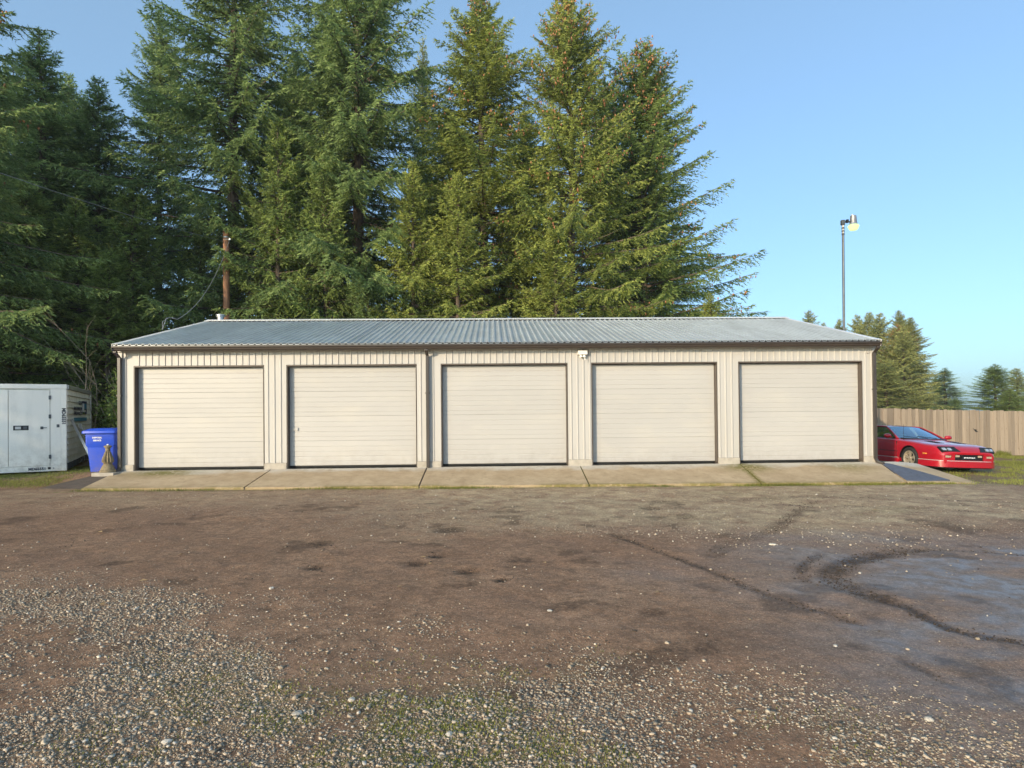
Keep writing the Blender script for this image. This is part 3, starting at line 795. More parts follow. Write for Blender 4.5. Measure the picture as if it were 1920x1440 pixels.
# ------------------------------------------------------------------ storage container
def make_container():
    # local frame: origin at the near right bottom corner; +X runs away from the camera along the boarded side, +Y along the door face
    ang = math.atan2(4.38, -2.19)
    root = empty('storage_container', (-11.62, 1.8, -0.155), ang, 'pale grey portable storage container with double doors and a boarded side', 'container')
    Lx, Wy, H = 5.4, 2.44, 2.27
    b = MB(); b.box(0.06, Lx - 0.06, 0.06, Wy - 0.06, 0.05, H - 0.06); b.build('core', M['container_side'], root)
    # door face lies on x = 0, faces -X
    b = MB(); b.box(0.0, 0.11, 0.0, 0.12, 0.0, H - 0.105); b.build('corner_post', M['container'], root, bevel=0.006)
    b = MB(); b.box(0.0, 0.11, Wy - 0.16, Wy, 0.0, H - 0.105); b.build('corner_post', M['container'], root, bevel=0.006)
    b = MB(); b.box(-0.005, 0.115, -0.005, Wy + 0.005, H - 0.10, H); b.build('top_rail', M['container'], root, bevel=0.006)
    b = MB(); b.box(0.002, 0.10, 0.123, Wy - 0.163, 0.0, 0.145); b.build('sill', M['container'], root, bevel=0.006)
    b = MB(); b.box(0.004, 0.06, 0.123, 0.352, 0.148, H - 0.103); b.build('door_surround', M['container'], root)
    d_edge = [(0.362, 1.225), (1.237, 2.2)]
    for k, (y0, y1) in enumerate(d_edge):
        b = MB(); b.box(-0.004, 0.05, y0, y1, 0.15, H - 0.135)
        d = b.build('door', M['container'], root, bevel=0.006)
        if k == 0:
            b = MB(); b.box(-0.009, -0.0045, 0.81, 1.13, 1.09, 1.21); b.build('latch_recess', M['black'], d)
            b = MB(); b.box(-0.022, -0.010, 0.97, 1.09, 1.115, 1.185); b.build('latch', M['alum'], d, bevel=0.003)
            b = MB(); b.box(-0.020, -0.010, 0.84, 0.92, 1.115, 1.185); b.build('latch_cover', M['steel_dark'], d, bevel=0.003)
            b = MB(); b.box(-0.022, -0.0045, 0.50, 0.56, 1.11, 1.18); b.build('door_hook', M['steel_dark'], d)
            b = MB(); b.box(-0.026, -0.0225, 0.42, 0.54, 1.137, 1.152); b.build('hook_rod', M['steel_dark'], d)
            for z in (1.94, 1.44, 0.38):
                b = MB(); b.box(-0.014, -0.0045, 0.335, 0.385, z - 0.05, z + 0.05)
                b.box(-0.020, -0.0145, 0.352, 0.364, z - 0.055, z + 0.055)
                b.build('hinge', M['steel_dark'], d)
    b = MB(); b.box(-0.004, 0.003, 0.155, 0.215, 1.15, 1.23); b.build('door_catch', M['steel_dark'], root)
    b = MB(); b.box(-0.006, 0.001, 0.345, 0.405, 0.05, 0.11); b.build('vent_plate', M['black'], root)
    b = MB(); b.box(-0.006, 0.001, 0.27, 0.29, 0.065, 0.09); b.build('bolt', M['steel_dark'], root)
    b = MB(); b.box(0.0, Lx, 0.0, Wy, H + 0.001, H + 0.02); b.build('roof', M['container'], root)
    # boarded side on y = 0, faces -Y
    n = 12; z0, z1 = 0.20, H - 0.10; bh = (z1 - z0) / n
    for k in range(n):
        za = z0 + k * bh
        b = MB(); b.extrude([(-0.028, za), (0.0, za + bh - 0.010), (0.05, za + bh - 0.010), (0.05, za)], (0.112, 0, 0), (Lx - 0.06, 0, 0), ((0, 1, 0), (0, 0, 1)))
        b.build('side_board', M['container_side'], root)
    b = MB(); b.box(Lx - 0.058, Lx, -0.035, 0.06, 0.0, H - 0.1); b.build('end_post', M['container_side'], root)
    b = MB(); b.box(0.117, Lx, -0.04, 0.06, H - 0.098, H + 0.0005); b.build('side_rail', M['galv'], root)
    b = MB(); b.box(0.112, Lx - 0.06, -0.02, 0.05, 0.03, 0.195)
    for k in range(9): b.box(0.35 + k * 0.5, 0.41 + k * 0.5, -0.034, -0.021, 0.03, 0.195)
    b.build('base_rail', M['steel_dark'], root)
    # lettering: code on the corner post (reads downwards), code on the sill, print on the boards
    # face x=0 seen from -X: right is -Y, up is +Z
    face = Matrix(((0, 0, -1, -0.003), (-1, 0, 0, 0), (0, 1, 0, 0), (0, 0, 0, 1)))
    text_mesh('lettering', 'MD65551', 0.115, M['ink'], root, Matrix.Translation((-0.003, 0.062, 1.66)) @ face @ Matrix.Rotation(-math.pi / 2, 4, 'Z') @ Matrix.Translation((0, -0.035, 0)), stretch=0.95, bold=0.04)
    text_mesh('lettering', 'MD65551', 0.095, M['ink'], root, Matrix.Translation((-0.001, 0.82, 0.04)) @ face, stretch=0.98, bold=0.04)
    side = Matrix(((1, 0, 0, 0), (0, 0, -1, -0.036), (0, 1, 0, 0), (0, 0, 0, 1)))
    T = Matrix.Translation
    ys, ye = -0.040, -0.034
    for nm, mt, bx_ in (('print', 'navy', (3.0, 4.06, 1.84, 1.91)), ('print', 'navy', (3.0, 4.06, 1.50, 1.57)), ('print', 'navy', (3.42, 4.06, 1.635, 1.665)), ('print', 'navy', (3.92, 4.06, 1.571, 1.634)),
                        ('print', 'cyan_print', (3.42, 4.06, 1.668, 1.83)), ('print', 'print_white', (3.02, 3.415, 1.572, 1.838)), ('print', 'cyan_print', (1.13, 4.06, 1.29, 1.40))):
        b = MB(); b.box(bx_[0], bx_[1], ys, ye, bx_[2], bx_[3]); b.build(nm, M[mt], root)
    text_mesh('lettering', 'GOT', 0.16, M['navy'], root, T((2.1, 0, 1.78)) @ side, stretch=2.6, bold=0.03)
    text_mesh('lettering', 'MAXIMUM', 0.16, M['navy'], root, T((1.13, 0, 1.61)) @ side, stretch=2.35, bold=0.03)
    text_mesh('lettering', 'PRIVACY', 0.16, M['navy'], root, T((1.13, 0, 1.47)) @ side, stretch=2.75, bold=0.03)
    return root
make_container()

# ------------------------------------------------------------------ wheeled bins
def make_bin(name, loc, rz, mat, label, text=True, sc=1.0):
    root = empty(name, loc, rz, label, 'wheeled bin')
    w0, w1, d0, d1, h = 0.265, 0.345, 0.29, 0.41, 0.98
    def ring(w, d, z, r=0.05, off=0.0):
        P = []
        for cx, cy, a0 in ((w - r, d - r, 0), (-w + r, d - r, 90), (-w + r, -d + r, 180), (w - r, -d + r, 270)):
            for k in range(4):
                a = R_(a0 + 30 * k); P.append(((cx + r * math.cos(a)) * sc, (cy + r * math.sin(a) + off) * sc, z * sc))
        return P
    b = MB()
    rings = [ring(w0, d0, 0.0), ring(w0 + 0.045, d0 + 0.06, 0.60), ring(w0 + 0.047, d0 + 0.062, 0.62), ring(w0 + 0.072, d0 + 0.085, 0.66), ring(w1 - 0.012, d1 - 0.02, 0.93), ring(w1 - 0.012, d1 - 0.02, 0.935), ring(w1 + 0.005, d1, 0.94), ring(w1 + 0.005, d1, 0.985)]
    n = len(rings[0]); V = sum(rings, []); F = [(j * n + i, j * n + (i + 1) % n, (j + 1) * n + (i + 1) % n, (j + 1) * n + i) for j in range(len(rings) - 1) for i in range(n)]
    F += [tuple(range(n - 1, -1, -1)), tuple(range((len(rings) - 1) * n, len(rings) * n))]
    b.add(V, F); b.build('body', mat, root, smooth=True, angle=28)
    b = MB()
    rings = [ring(w1 + 0.04, d1 + 0.045, 0.955, 0.05), ring(w1 + 0.045, d1 + 0.05, 0.965, 0.05), ring(w1 + 0.04, d1 + 0.045, 1.015, 0.06), ring(w1 - 0.03, d1 - 0.03, 1.055, 0.07), ring(w1 - 0.08, d1 - 0.09, 1.075, 0.07)]
    V = sum(rings, []); F = [(j * n + i, j * n + (i + 1) % n, (j + 1) * n + (i + 1) % n, (j + 1) * n + i) for j in range(len(rings) - 1) for i in range(n)]
    F += [tuple(range(n - 1, -1, -1)), tuple(range((len(rings) - 1) * n, len(rings) * n))]
    b.add(V, F); b.build('lid', mat, root, smooth=True, angle=30)
    b = MB(); b.tube([(-0.24 * sc, (d1 + 0.06) * sc, 0.93 * sc), (0.24 * sc, (d1 + 0.06) * sc, 0.93 * sc)], 0.016, 8); b.box(-0.25 * sc, -0.21 * sc, d1 * sc - 0.01, (d1 + 0.07) * sc, 0.90 * sc, 0.95 * sc); b.box(0.21 * sc, 0.25 * sc, d1 * sc - 0.01, (d1 + 0.07) * sc, 0.90 * sc, 0.95 * sc)
    b.build('handle', mat, root)
    for s in (-1, 1):
        b = MB(); b.lathe([(0.02, -0.03), (0.135, -0.03), (0.15, -0.015), (0.15, 0.015), (0.135, 0.03), (0.02, 0.03)], 20, Matrix.Translation((s * 0.33 * sc, (d0 + 0.06) * sc, 0.15)) @ Matrix.Rotation(math.pi / 2, 4, 'Y'))
        b.build('wheel', M['rubber'], root, smooth=True)
    if text:
        f = -(d0 + 0.085) - 0.0
        for body, z, w in (('DISPOSAL', 0.835, 0.052), ('SERVICE', 0.765, 0.052)):
            tilt = math.atan2(0.10, 0.33)
            yy = -(d0 + 0.085 + (d1 - 0.02 - d0 - 0.085) * (z - 0.66) / 0.27) - 0.004
            text_mesh('lettering', body, w, M['print_white'], root, Matrix.Translation((-0.06, yy, z)) @ Matrix.Rotation(math.pi / 2 + 0.16, 4, 'X'), align='CENTER', stretch=0.95, extrude=0.001, bold=0.05)
    return root
make_bin('wheeled_bin', (-10.06, 0.95, gz(-10.06, 0.95) - 0.005), 0.16, M['bin'], 'blue wheeled bin with a closed lid beside the garage corner')
make_bin('wheeled_bin', (-9.98, 2.2, gz(-9.98, 2.2) - 0.005), -0.1, M['bin_dark'], 'dark grey wheeled bin mostly hidden behind the blue bin', text=False, sc=1.03)

# ------------------------------------------------------------------ fluted stone pedestal
def make_pedestal():
    z = -0.03
    root = empty('stone_pedestal', (-9.33, -0.22, apron_z(-9.38, -0.22) + 0.03 - 0.0), 0, 'weathered tan fluted stone lamp pedestal in front of the blue bin', 'pedestal')
    b = MB(); b.lathe([(0.17, 0.0), (0.175, 0.02), (0.172, 0.045), (0.15, 0.055), (0.148, 0.075), (0.135, 0.11), (0.11, 0.16), (0.09, 0.185), (0.095, 0.20), (0.088, 0.205)], 28); b.build('base', M['stone_ped'], root, smooth=True)
    b = MB(); b.lathe([(0.085, 0.206), (0.098, 0.225), (0.107, 0.26), (0.102, 0.31), (0.085, 0.37), (0.066, 0.43), (0.052, 0.475), (0.045, 0.50)], 48, None, 12, 0.17, (0.22, 0.48)); b.build('shaft', M['stone_ped'], root, smooth=True, angle=60)
    b = MB(); b.lathe([(0.045, 0.501), (0.056, 0.51), (0.056, 0.525), (0.046, 0.535), (0.048, 0.55), (0.07, 0.58), (0.082, 0.60), (0.082, 0.618), (0.06, 0.625), (0.03, 0.632)], 28); b.build('capital', M['stone_ped'], root, smooth=True)
    b = MB(); b.lathe([(0.022, 0.633), (0.024, 0.65), (0.012, 0.66)], 12); b.build('knob', M['print_white'], root, smooth=True)
    b = MB(); b.box(-0.26, 0.24, -0.2, 0.2, -0.12, -0.001); b.build('paving_slab', M['concrete_block'], root, bevel=0.01)
    return root
make_pedestal()

# ------------------------------------------------------------------ aluminium ladder leaning on the container
def make_ladder():
    foot = Vector((-10.85, 1.95, gz(-10.85, 1.95)))
    top = Vector((-11.90, 2.62, 1.10))
    root = empty('ladder', foot, 0, 'aluminium extension ladder leaning against the boarded side of the container', 'ladder')
    d = (top - foot); L = d.length; u = d.normalized()
    side = Vector((-0.25, 0.97, 0)); side = (side - u * side.dot(u)).normalized(); nrm = u.cross(side)
    for k in (-1, 1):
        o = side * (0.17 * k)
        b = MB(); b.extrude([(-0.014, -0.032), (0.014, -0.032), (0.014, 0.032), (-0.014, 0.032)], o, o + d, (side, nrm)); b.build('rail', M['alum'], root)
        b = MB(); b.lathe([(0.045, -0.022), (0.05, -0.01), (0.05, 0.01), (0.045, 0.022)], 14, Matrix.Translation(o + d) @ side.to_track_quat('Z', 'Y').to_matrix().to_4x4()); b.build('end_cap', M['alum'], root)
    k = 0.15
    while k < L - 0.1:
        b = MB(); b.tube([u * k - side * 0.152, u * k + side * 0.152], 0.017, 8); b.build('rung', M['alum'], root); k += 0.28
make_ladder()

# ------------------------------------------------------------------ utility pole, cables
PX, PY = -11.24, 11.0
POLE_TOP = 8.93
def make_pole():
    zb = gz(PX, PY) - 0.3
    root = empty('utility_pole', (PX, PY, zb), 0, 'bare reddish brown wooden utility pole rising behind the garage roof', 'pole')
    H = POLE_TOP - zb
    b = MB(); b.tube([(0, 0, 0), (0, 0, H * 0.5), (0, 0, H - 0.02), (0, 0, H)], [0.155, 0.138, 0.118, 0.09], 18); b.build('shaft', M['pole_wood'], root, smooth=True, angle=50)
    b = MB(); b.tube([(-0.06, -0.11, H - 0.42), (0.20, -0.11, H - 0.42)], 0.012, 6); b.box(0.17, 0.23, -0.14, -0.08, H - 0.46, H - 0.38); b.build('cable_hook', M['galv'], root)
    b = MB(); b.lathe([(0.124, H - 0.34), (0.128, H - 0.335), (0.128, H - 0.29), (0.124, H - 0.285)], 16); b.build('band', M['galv'], root)
make_pole()
def sag(p0, p1, s, n=18):
    p0, p1 = Vector(p0), Vector(p1)
    return [p0.lerp(p1, i / n) - Vector((0, 0, s * 4 * (i / n) * (1 - i / n))) for i in range(n + 1)]
b = MB(); b.tube(sag((PX + 0.2, PY - 0.12, POLE_TOP - 0.42), (-9.25, 2.9, 4.02), 0.55), 0.011, 6)
for q in (-0.05, 0.05): 
    b.tube([(-9.25, 2.9, 4.02), (-9.28 + q, 2.6, 4.03), (-9.3 + q, 2.3, 3.92 + q), (-9.25, 2.1, 3.62)], 0.009, 5)
o = b.build('service_cable', M['cable']); tag(o, 'sagging grey service cable from the wooden pole to the edge of the roof', 'cable')
b = MB(); b.tube(sag((PX - 0.05, PY - 0.1, POLE_TOP - 0.5), (-16.6, -11, 8.3), 0.55, 24), 0.009, 6)
o = b.build('overhead_cable', M['cable']); tag(o, 'overhead cable crossing the dark firs from the wooden pole towards the edge', 'cable')

# ------------------------------------------------------------------ yard lamp on a thin pipe
def make_lamp():
    x, y = 10.15, 3.0
    zb = gz(x, y) - 0.05
    root = empty('yard_lamp', (x, y, zb), 0, 'glowing security lamp on a tall thin pipe beyond the roof end', 'yard lamp')
    H = 6.86 - zb
    m, nt, bs = new_mat('lamp_glass'); bs.inputs['Base Color'].default_value = (0.18, 0.22, 0.08, 1); bs.inputs['Roughness'].default_value = 0.3
    bs.inputs['Emission Color'].default_value = (0.72, 0.92, 0.40, 1); bs.inputs['Emission Strength'].default_value = 0.75
    b = MB(); b.tube([(-0.05, 0, 0), (-0.02, 0, H * 0.5), (0, 0, H - 0.42)], 0.034, 10); b.build('pole', M['pipe'], root, smooth=True)
    b = MB(); b.tube([(0, 0, H - 0.419), (0, 0, H - 0.12)], 0.036, 10); b.build('pipe_neck', M['lamp_metal'], root, smooth=True)
    b = MB()
    for z in (H - 0.42, H - 0.33, H - 0.24): b.lathe([(0.041, z), (0.041, z + 0.04)], 12)
    b.build('coupling', M['black'], root)
    b = MB(); b.box(-0.055, 0.045, -0.05, 0.05, H - 0.13, H + 0.02); b.build('elbow', M['pipe'], root, bevel=0.015)
    b = MB(); b.tube([(0.046, 0, H - 0.03), (0.20, 0, H - 0.03), (0.26, 0, H - 0.07)], 0.022, 8); b.box(0.10, 0.16, -0.035, 0.035, H - 0.06, H + 0.035); b.build('arm', M['black'], root)
    T = Matrix.Translation((0.315, 0, 0))
    b = MB(); b.lathe([(0.105, H - 0.075), (0.098, H - 0.04), (0.09, H + 0.08), (0.083, H + 0.15), (0.05, H + 0.157)], 20, T); b.lathe([(0.03, H + 0.155), (0.03, H + 0.185), (0.012, H + 0.19)], 10, Matrix.Translation((0.285, 0, 0))); b.build('housing', M['lamp_metal'], root, smooth=True)
    b = MB(); b.lathe([(0.107, H - 0.12), (0.125, H - 0.115), (0.107, H - 0.076)], 20, T); b.build('collar', M['galv'], root, smooth=True)
    b = MB(); b.lathe([(0.02, H - 0.285), (0.10, H - 0.28), (0.125, H - 0.245), (0.158, H - 0.165), (0.158, H - 0.15), (0.128, H - 0.121)], 24, T); b.build('lens', m, root, smooth=True)
make_lamp()

# ------------------------------------------------------------------ board fence
def make_fence():
    root = empty('board_fence', (17, 9.5, -0.5), 0, 'weathered tan vertical board fence behind the red car', 'fence')
    inv = Matrix.Translation((-17, -9.5, 0.5))
    rng = random.Random(4)
    base = MB(); base.box(-0.5, 0.5, -0.011, 0.011, 0, 1)
    me = bpy.data.meshes.new('plank'); me.from_pydata(base.v, [], base.f)
    bm = bmesh.new(); bm.from_mesh(me); bmesh.ops.recalc_face_normals(bm, faces=bm.faces); bmesh.ops.bevel(bm, geom=bm.edges[:], offset=0.002, segments=1, affect='EDGES'); bm.to_mesh(me); bm.free()
    me.materials.append(M['fence'])
    x = 11.2
    def top(x): return 1.285 - (x - 15.1) * 0.030
    while x < 26:
        w = 0.138 + rng.uniform(-0.012, 0.012)
        gap = rng.choice([0.003, 0.004, 0.007, 0.013]) 
        if abs(x - 17.7) < 0.08: gap = 0.02
        zb = float(ground_base(np.array([x]), np.array([9.5]))[0]) - 0.02
        o = bpy.data.objects.new('plank', me); COL.objects.link(o)
        o.location = (x + w / 2 - 17, rng.uniform(-0.006, 0.006), zb + 0.5 + rng.uniform(0, 0.02)); o.scale = (w, 1, top(x) - zb + rng.uniform(-0.022, 0.018))
        o.rotation_euler = (rng.uniform(-.006, .006), rng.uniform(-.006, .006), rng.uniform(-.03, .03))
        o.parent = root
        x += w + gap
    kh = MB(); kh.add([(x_, 9.4795, z_) for x_, z_ in ((19.04, 0.46), (19.12, 0.40), (19.18, 0.41), (19.20, 0.34), (19.28, 0.30), (19.16, 0.30), (19.11, 0.36))] + [(x_, 9.488, z_) for x_, z_ in ((19.04, 0.46), (19.12, 0.40), (19.18, 0.41), (19.20, 0.34), (19.28, 0.30), (19.16, 0.30), (19.11, 0.36))], [tuple(range(7)), tuple(range(13, 6, -1))] + [(i, (i + 1) % 7, 7 + (i + 1) % 7, 7 + i) for i in range(7)])
    kh.build('knot_hole', M['black'], root).matrix_parent_inverse = inv
    for zz in (0.35, 1.35):
        b = MB(); b.extrude([(-0.02, -0.045), (0.02, -0.045), (0.02, 0.045), (-0.02, 0.045)], (11.2, 9.55, top(11.2) - 1.75 + zz), (26, 9.55, top(26) - 1.75 + zz), ((0, 1, 0), (0, 0, 1)))
        b.build('rail', M['fence'], root).matrix_parent_inverse = inv
    px = 11.4
    while px < 26:
        b = MB(); b.box(px - 0.045, px + 0.045, 9.572, 9.662, top(px) - 1.95, top(px) - 0.08); b.build('post', M['fence'], root).matrix_parent_inverse = inv
        px += 2.4
make_fence()

# ------------------------------------------------------------------ red two-door coupe
def make_car():
    paint, nt, bs = new_mat('car_paint')
    bs.inputs['Base Color'].default_value = (0.40, 0.004, 0.014, 1); bs.inputs['Roughness'].default_value = 0.38
    bs.inputs['Coat Weight'].default_value = 0.8; bs.inputs['Coat Roughness'].default_value = 0.10
    n = nt.nodes.new('ShaderNodeTexNoise'); n.inputs['Scale'].default_value = 2.2; n.inputs['Detail'].default_value = 6
    tcn = nt.nodes.new('ShaderNodeTexCoord'); nt.links.new(tcn.outputs['Object'], n.inputs[0])
    mr = nt.nodes.new('ShaderNodeMapRange'); mr.inputs[1].default_value = 0.4; mr.inputs[2].default_value = 0.7; mr.inputs[3].default_value = 0.28; mr.inputs[4].default_value = 0.6
    nt.links.new(n.outputs['Fac'], mr.inputs[0]); nt.links.new(mr.outputs[0], bs.inputs['Roughness'])
    glass, gnt, gb = new_mat('car_glass')
    gb.inputs['Base Color'].default_value = (0.03, 0.10, 0.13, 1); gb.inputs['Roughness'].default_value = 0.04; gb.inputs['IOR'].default_value = 1.5
    tr = gnt.nodes.new('ShaderNodeBsdfTransparent'); tr.inputs['Color'].default_value = (0.45, 0.72, 0.80, 1)
    gl = gnt.nodes.new('ShaderNodeBsdfGlossy'); gl.inputs['Roughness'].default_value = 0.03; gl.inputs['Color'].default_value = (0.72, 0.9, 1.0, 1)
    mxs = gnt.nodes.new('ShaderNodeMixShader'); fr = gnt.nodes.new('ShaderNodeLayerWeight'); fr.inputs['Blend'].default_value = 0.35
    m2 = gnt.nodes.new('ShaderNodeMapRange'); m2.inputs[3].default_value = 0.45; m2.inputs[4].default_value = 0.95
    gnt.links.new(fr.outputs['Fresnel'], m2.inputs[0]); gnt.links.new(m2.outputs[0], mxs.inputs[0])
    gnt.links.new(tr.outputs[0], mxs.inputs[1]); gnt.links.new(gl.outputs[0], mxs.inputs[2]); gnt.links.new(mxs.outputs[0], gnt.nodes['Material Output'].inputs[0])
    dark = pmat('car_trim', (0.012, 0.012, 0.013), 0.45)
    stripe = pmat('car_stripe_glint', (0.42, 0.40, 0.40), 0.4)
    lamp = pmat('headlamp', (0.75, 0.78, 0.80), 0.15, 0.7)
    amber = pmat('amber_lens', (0.75, 0.30, 0.06), 0.25)
    clear = pmat('clear_lens', (0.45, 0.36, 0.27), 0.25, 0.1)
    rim_m = pmat('alloy', (0.66, 0.58, 0.45), 0.35, 0.6, 0.15, 12)
    cloth = pmat('seat_cloth', (0.38, 0.40, 0.40), 0.9)
    dash_m = pmat('dashboard', (0.05, 0.055, 0.06), 0.7)

    root = empty('car', (0, 0, 0), 0, 'red two door sports coupe with black hood vents parked beside the garage', 'car')
    # stations: x, half width, centre top, shoulder, bottom
    S = [(1.115, .70, .575, .530, .30), (1.10, .755, .605, .555, .22), (1.03, .80, .675, .615, .20), (0.93, .845, .745, .690, .20), (0.75, .872, .785, .738, .20), (0.45, .892, .805, .760, .20),
         (0.10, .905, .835, .795, .20), (-0.30, .908, .872, .825, .20), (-0.60, .908, .895, .84, .20), (-1.0, .908, .905, .86, .20), (-1.7, .908, .905, .868, .20), (-2.4, .915, .91, .875, .20),
         (-2.9, .905, .925, .885, .22), (-3.35, .885, .94, .885, .27), (-3.62, .85, .93, .86, .32), (-3.72, .80, .88, .82, .36)]
    V = []; F = []
    def ring(x, w, zc, zs, zb):
        half = [(0, zc), (.30 * w, zc - .001), (.60 * w, zc - .008), (.86 * w, zs + .022), (.955 * w, zs - .012), (.995 * w, zs - .10), (1.0 * w, zs - .20 if zs - .2 > .5 else .49), (.992 * w, .44), (.985 * w, .36), (.972 * w, zb + .05), (.955 * w, zb), (.5 * w, zb), (0, zb)]
        return half
    n = None
    for (x, w, zc, zs, zb) in S:
        h = ring(x, w, zc, zs, zb)
        # bowed nose: centre sits further forward than the corners
        full = [(y, z) for y, z in h] + [(-y, z) for y, z in h[-2:0:-1]]
        n = len(full)
        for y, z in full:
            bow = 0.05 * (1 - (abs(y) / 0.8) ** 2) if x > 0.9 else 0
            V.append((x + bow, y, z))
    ns = len(S)
    for j in range(ns - 1):
        for k in range(n):
            F.append((j * n + k, j * n + (k + 1) % n, (j + 1) * n + (k + 1) % n, (j + 1) * n + k))
    F.append(tuple(range(n - 1, -1, -1))); F.append(tuple(range((ns - 1) * n, ns * n)))
    me = bpy.data.meshes.new('body'); me.from_pydata(V, [], F)
    bm = bmesh.new(); bm.from_mesh(me); bmesh.ops.recalc_face_normals(bm, faces=bm.faces); bm.to_mesh(me); bm.free()
    tmp = bpy.data.objects.new('tmp', me); COL.objects.link(tmp)
    sm = tmp.modifiers.new('s', 'SUBSURF'); sm.levels = 2; sm.render_levels = 2
    cutters = []
    c = MB()
    for ax in (0.0, -2.565):
        for sd in (-1, 1):
            c.lathe([(0.375, -0.16), (0.375, 0.16)], 36, Matrix.Translation((ax, sd * 0.86, 0.325)) @ Matrix.Rotation(math.pi / 2, 4, 'X'))
    co = c.build('cut', None); cutters.append(co)
    # grille opening and lamp openings in the nose
    c2 = MB(); c2.box(1.04, 1.30, -0.43, 0.43, 0.362, 0.52)
    for sd in (-1, 1):
        y0, y1 = sorted((sd * 0.50, sd * 0.70)); c2.box(1.02, 1.30, y0, y1, 0.42, 0.495)
    c2o = c2.build('cut2', None); cutters.append(c2o)
    for q in cutters:
        md = tmp.modifiers.new('b', 'BOOLEAN'); md.operation = 'DIFFERENCE'; md.object = q; md.solver = 'FAST'
    dg = bpy.context.evaluated_depsgraph_get()
    bme = bpy.data.meshes.new_from_object(tmp.evaluated_get(dg))
    for q in [tmp] + cutters: bpy.data.objects.remove(q)
    bme.name = 'body'; bme.materials.clear(); bme.materials.append(paint)
    bme.polygons.foreach_set('use_smooth', [True] * len(bme.polygons)); bme.set_sharp_from_angle(angle=R_(38))
    body = link_mesh('body', bme, None, root)
    def P(mb, name, mat, parent=None, **k): return mb.build(name, mat, parent or root, **k)
    # inner wheel housings, dark
    for ax in (0.0, -2.565):
        for sd in (-1, 1):
            b = MB(); a = []
            for i in range(19):
                t = math.pi * i / 18; a.append((ax + 0.372 * math.cos(t), 0.325 + 0.372 * math.sin(t)))
            V = [(x, sd * 0.895, z) for x, z in a] + [(x, sd * 0.702, z) for x, z in a]
            b.add(V, [(i, i + 1, 19 + i + 1, 19 + i) for i in range(18)] + [tuple(range(19, 38))])
            P(b, 'wheel_arch_liner', dark)
    # nose details: plates follow the sloping fascia
    def bowx(y): return 0.05 * (1 - (abs(y) / 0.8) ** 2)
    for sd in (-1, 1):
        def pt(y, s): # s: 0 top of the slope, 1 bottom
            x = 0.965 + (1.095 - 0.965) * s + bowx(y) + 0.014; z = 0.722 + (0.598 - 0.722) * s
            if abs(y) > 0.62: x -= 0.16 * (abs(y) - 0.62); 
            return Vector((x, sd * y, z))
        Q = [pt(0.80, .02), pt(0.38, -0.02), pt(0.29, 1.0), pt(0.765, 1.06)]
        nrm = (Q[1] - Q[0]).cross(Q[2] - Q[0]).normalized()
        if nrm.x < 0: nrm = -nrm
        b = MB(); b.add([p + nrm * 0.004 for p in Q] + [p - nrm * 0.05 for p in Q], [(0, 1, 2, 3), (7, 6, 5, 4), (0, 4, 5, 1), (1, 5, 6, 2), (2, 6, 7, 3), (3, 7, 4, 0)])
        hl = P(b, 'headlight', dark)
        for (ya, yb) in ((0.655, 0.745), (0.515, 0.61)):
            q = [pt(yb, .34), pt(ya, .32), pt(ya - .01, .78), pt(yb - .01, .80)]
            b = MB(); b.add([p + nrm * 0.012 for p in q] + [p - nrm * 0.01 for p in q], [(0, 1, 2, 3), (7, 6, 5, 4), (0, 4, 5, 1), (1, 5, 6, 2), (2, 6, 7, 3), (3, 7, 4, 0)])
            b.build('lamp', lamp, hl)
        y0, y1 = sorted((sd * 0.505, sd * 0.695))
        b = MB(); b.box(1.0, 1.085, y0, y1, 0.425, 0.49); P(b, 'turn_signal', clear, bevel=0.008)
        y0, y1 = sorted((sd * 0.27, sd * 0.385))
        b = MB(); b.box(1.05, 1.112, y0, y1, 0.445, 0.50); P(b, 'fog_lamp', clear, bevel=0.012)
    b = MB(); b.box(1.035, 1.085, -0.428, 0.428, 0.364, 0.518)
    for k in range(5): b.box(1.0855, 1.10, -0.42, 0.42, 0.39 + k * 0.024, 0.398 + k * 0.024)
    P(b, 'grille', dark)
    b = MB(); b.box(1.115, 1.128, -0.235, 0.235, 0.365, 0.495); pl = P(b, 'front_plate', dark)
    b = MB()
    for k, wd in enumerate((.030, .024, .034, .022, .030, .026, .032, .024, .030)): b.box(1.1285, 1.131, -0.165 + k * 0.037, -0.165 + k * 0.037 + wd, 0.422 + (k % 3) * 0.003, 0.450 - (k % 2) * 0.003)
    b.build('plate_print', M['print_white'], pl)
    b = MB(); b.lathe([(0.022, 0), (0.022, 0.006)], 10, Matrix.Translation((1.105, 0, 0.625)) @ Matrix.Rotation(0.9, 4, 'Y')); P(b, 'badge', lamp)
    # air dam, pale line painted in for a reflection, striped side skirts
    outline = [(1.17, 0.0), (1.165, 0.30), (1.14, 0.60), (1.09, 0.78), (0.98, 0.865), (0.70, 0.915), (0.40, 0.925)]
    pts = [(x, y) for x, y in outline[::-1]] + [(x, -y) for x, y in outline[1:]]
    def wrap(z0, z1, off0, off1, name, mat, thick=0.05):
        b = MB(); V = []
        m = len(pts)
        for z, off, inn in ((z0, off0, 0), (z1, off1, 0), (z1, off1 - thick, 1), (z0, off0 - thick, 1)):
            for x, y in pts:
                L = math.hypot(x - 0.2, y) or 1
                V.append((x + off * (x - 0.2) / L, y + off * y / L, z))
        F = []
        for a, c_ in ((0, 1), (1, 2), (2, 3), (3, 0)):
            F += [(a * m + i, a * m + i + 1, c_ * m + i + 1, c_ * m + i) for i in range(m - 1)]
        F += [(0, m, 2 * m, 3 * m), (m - 1, 4 * m - 1, 3 * m - 1, 2 * m - 1)]
        b.add(V, F); return P(b, name, mat, smooth=True, angle=40)
    wrap(0.17, 0.335, 0.0, -0.005, 'air_dam', paint)
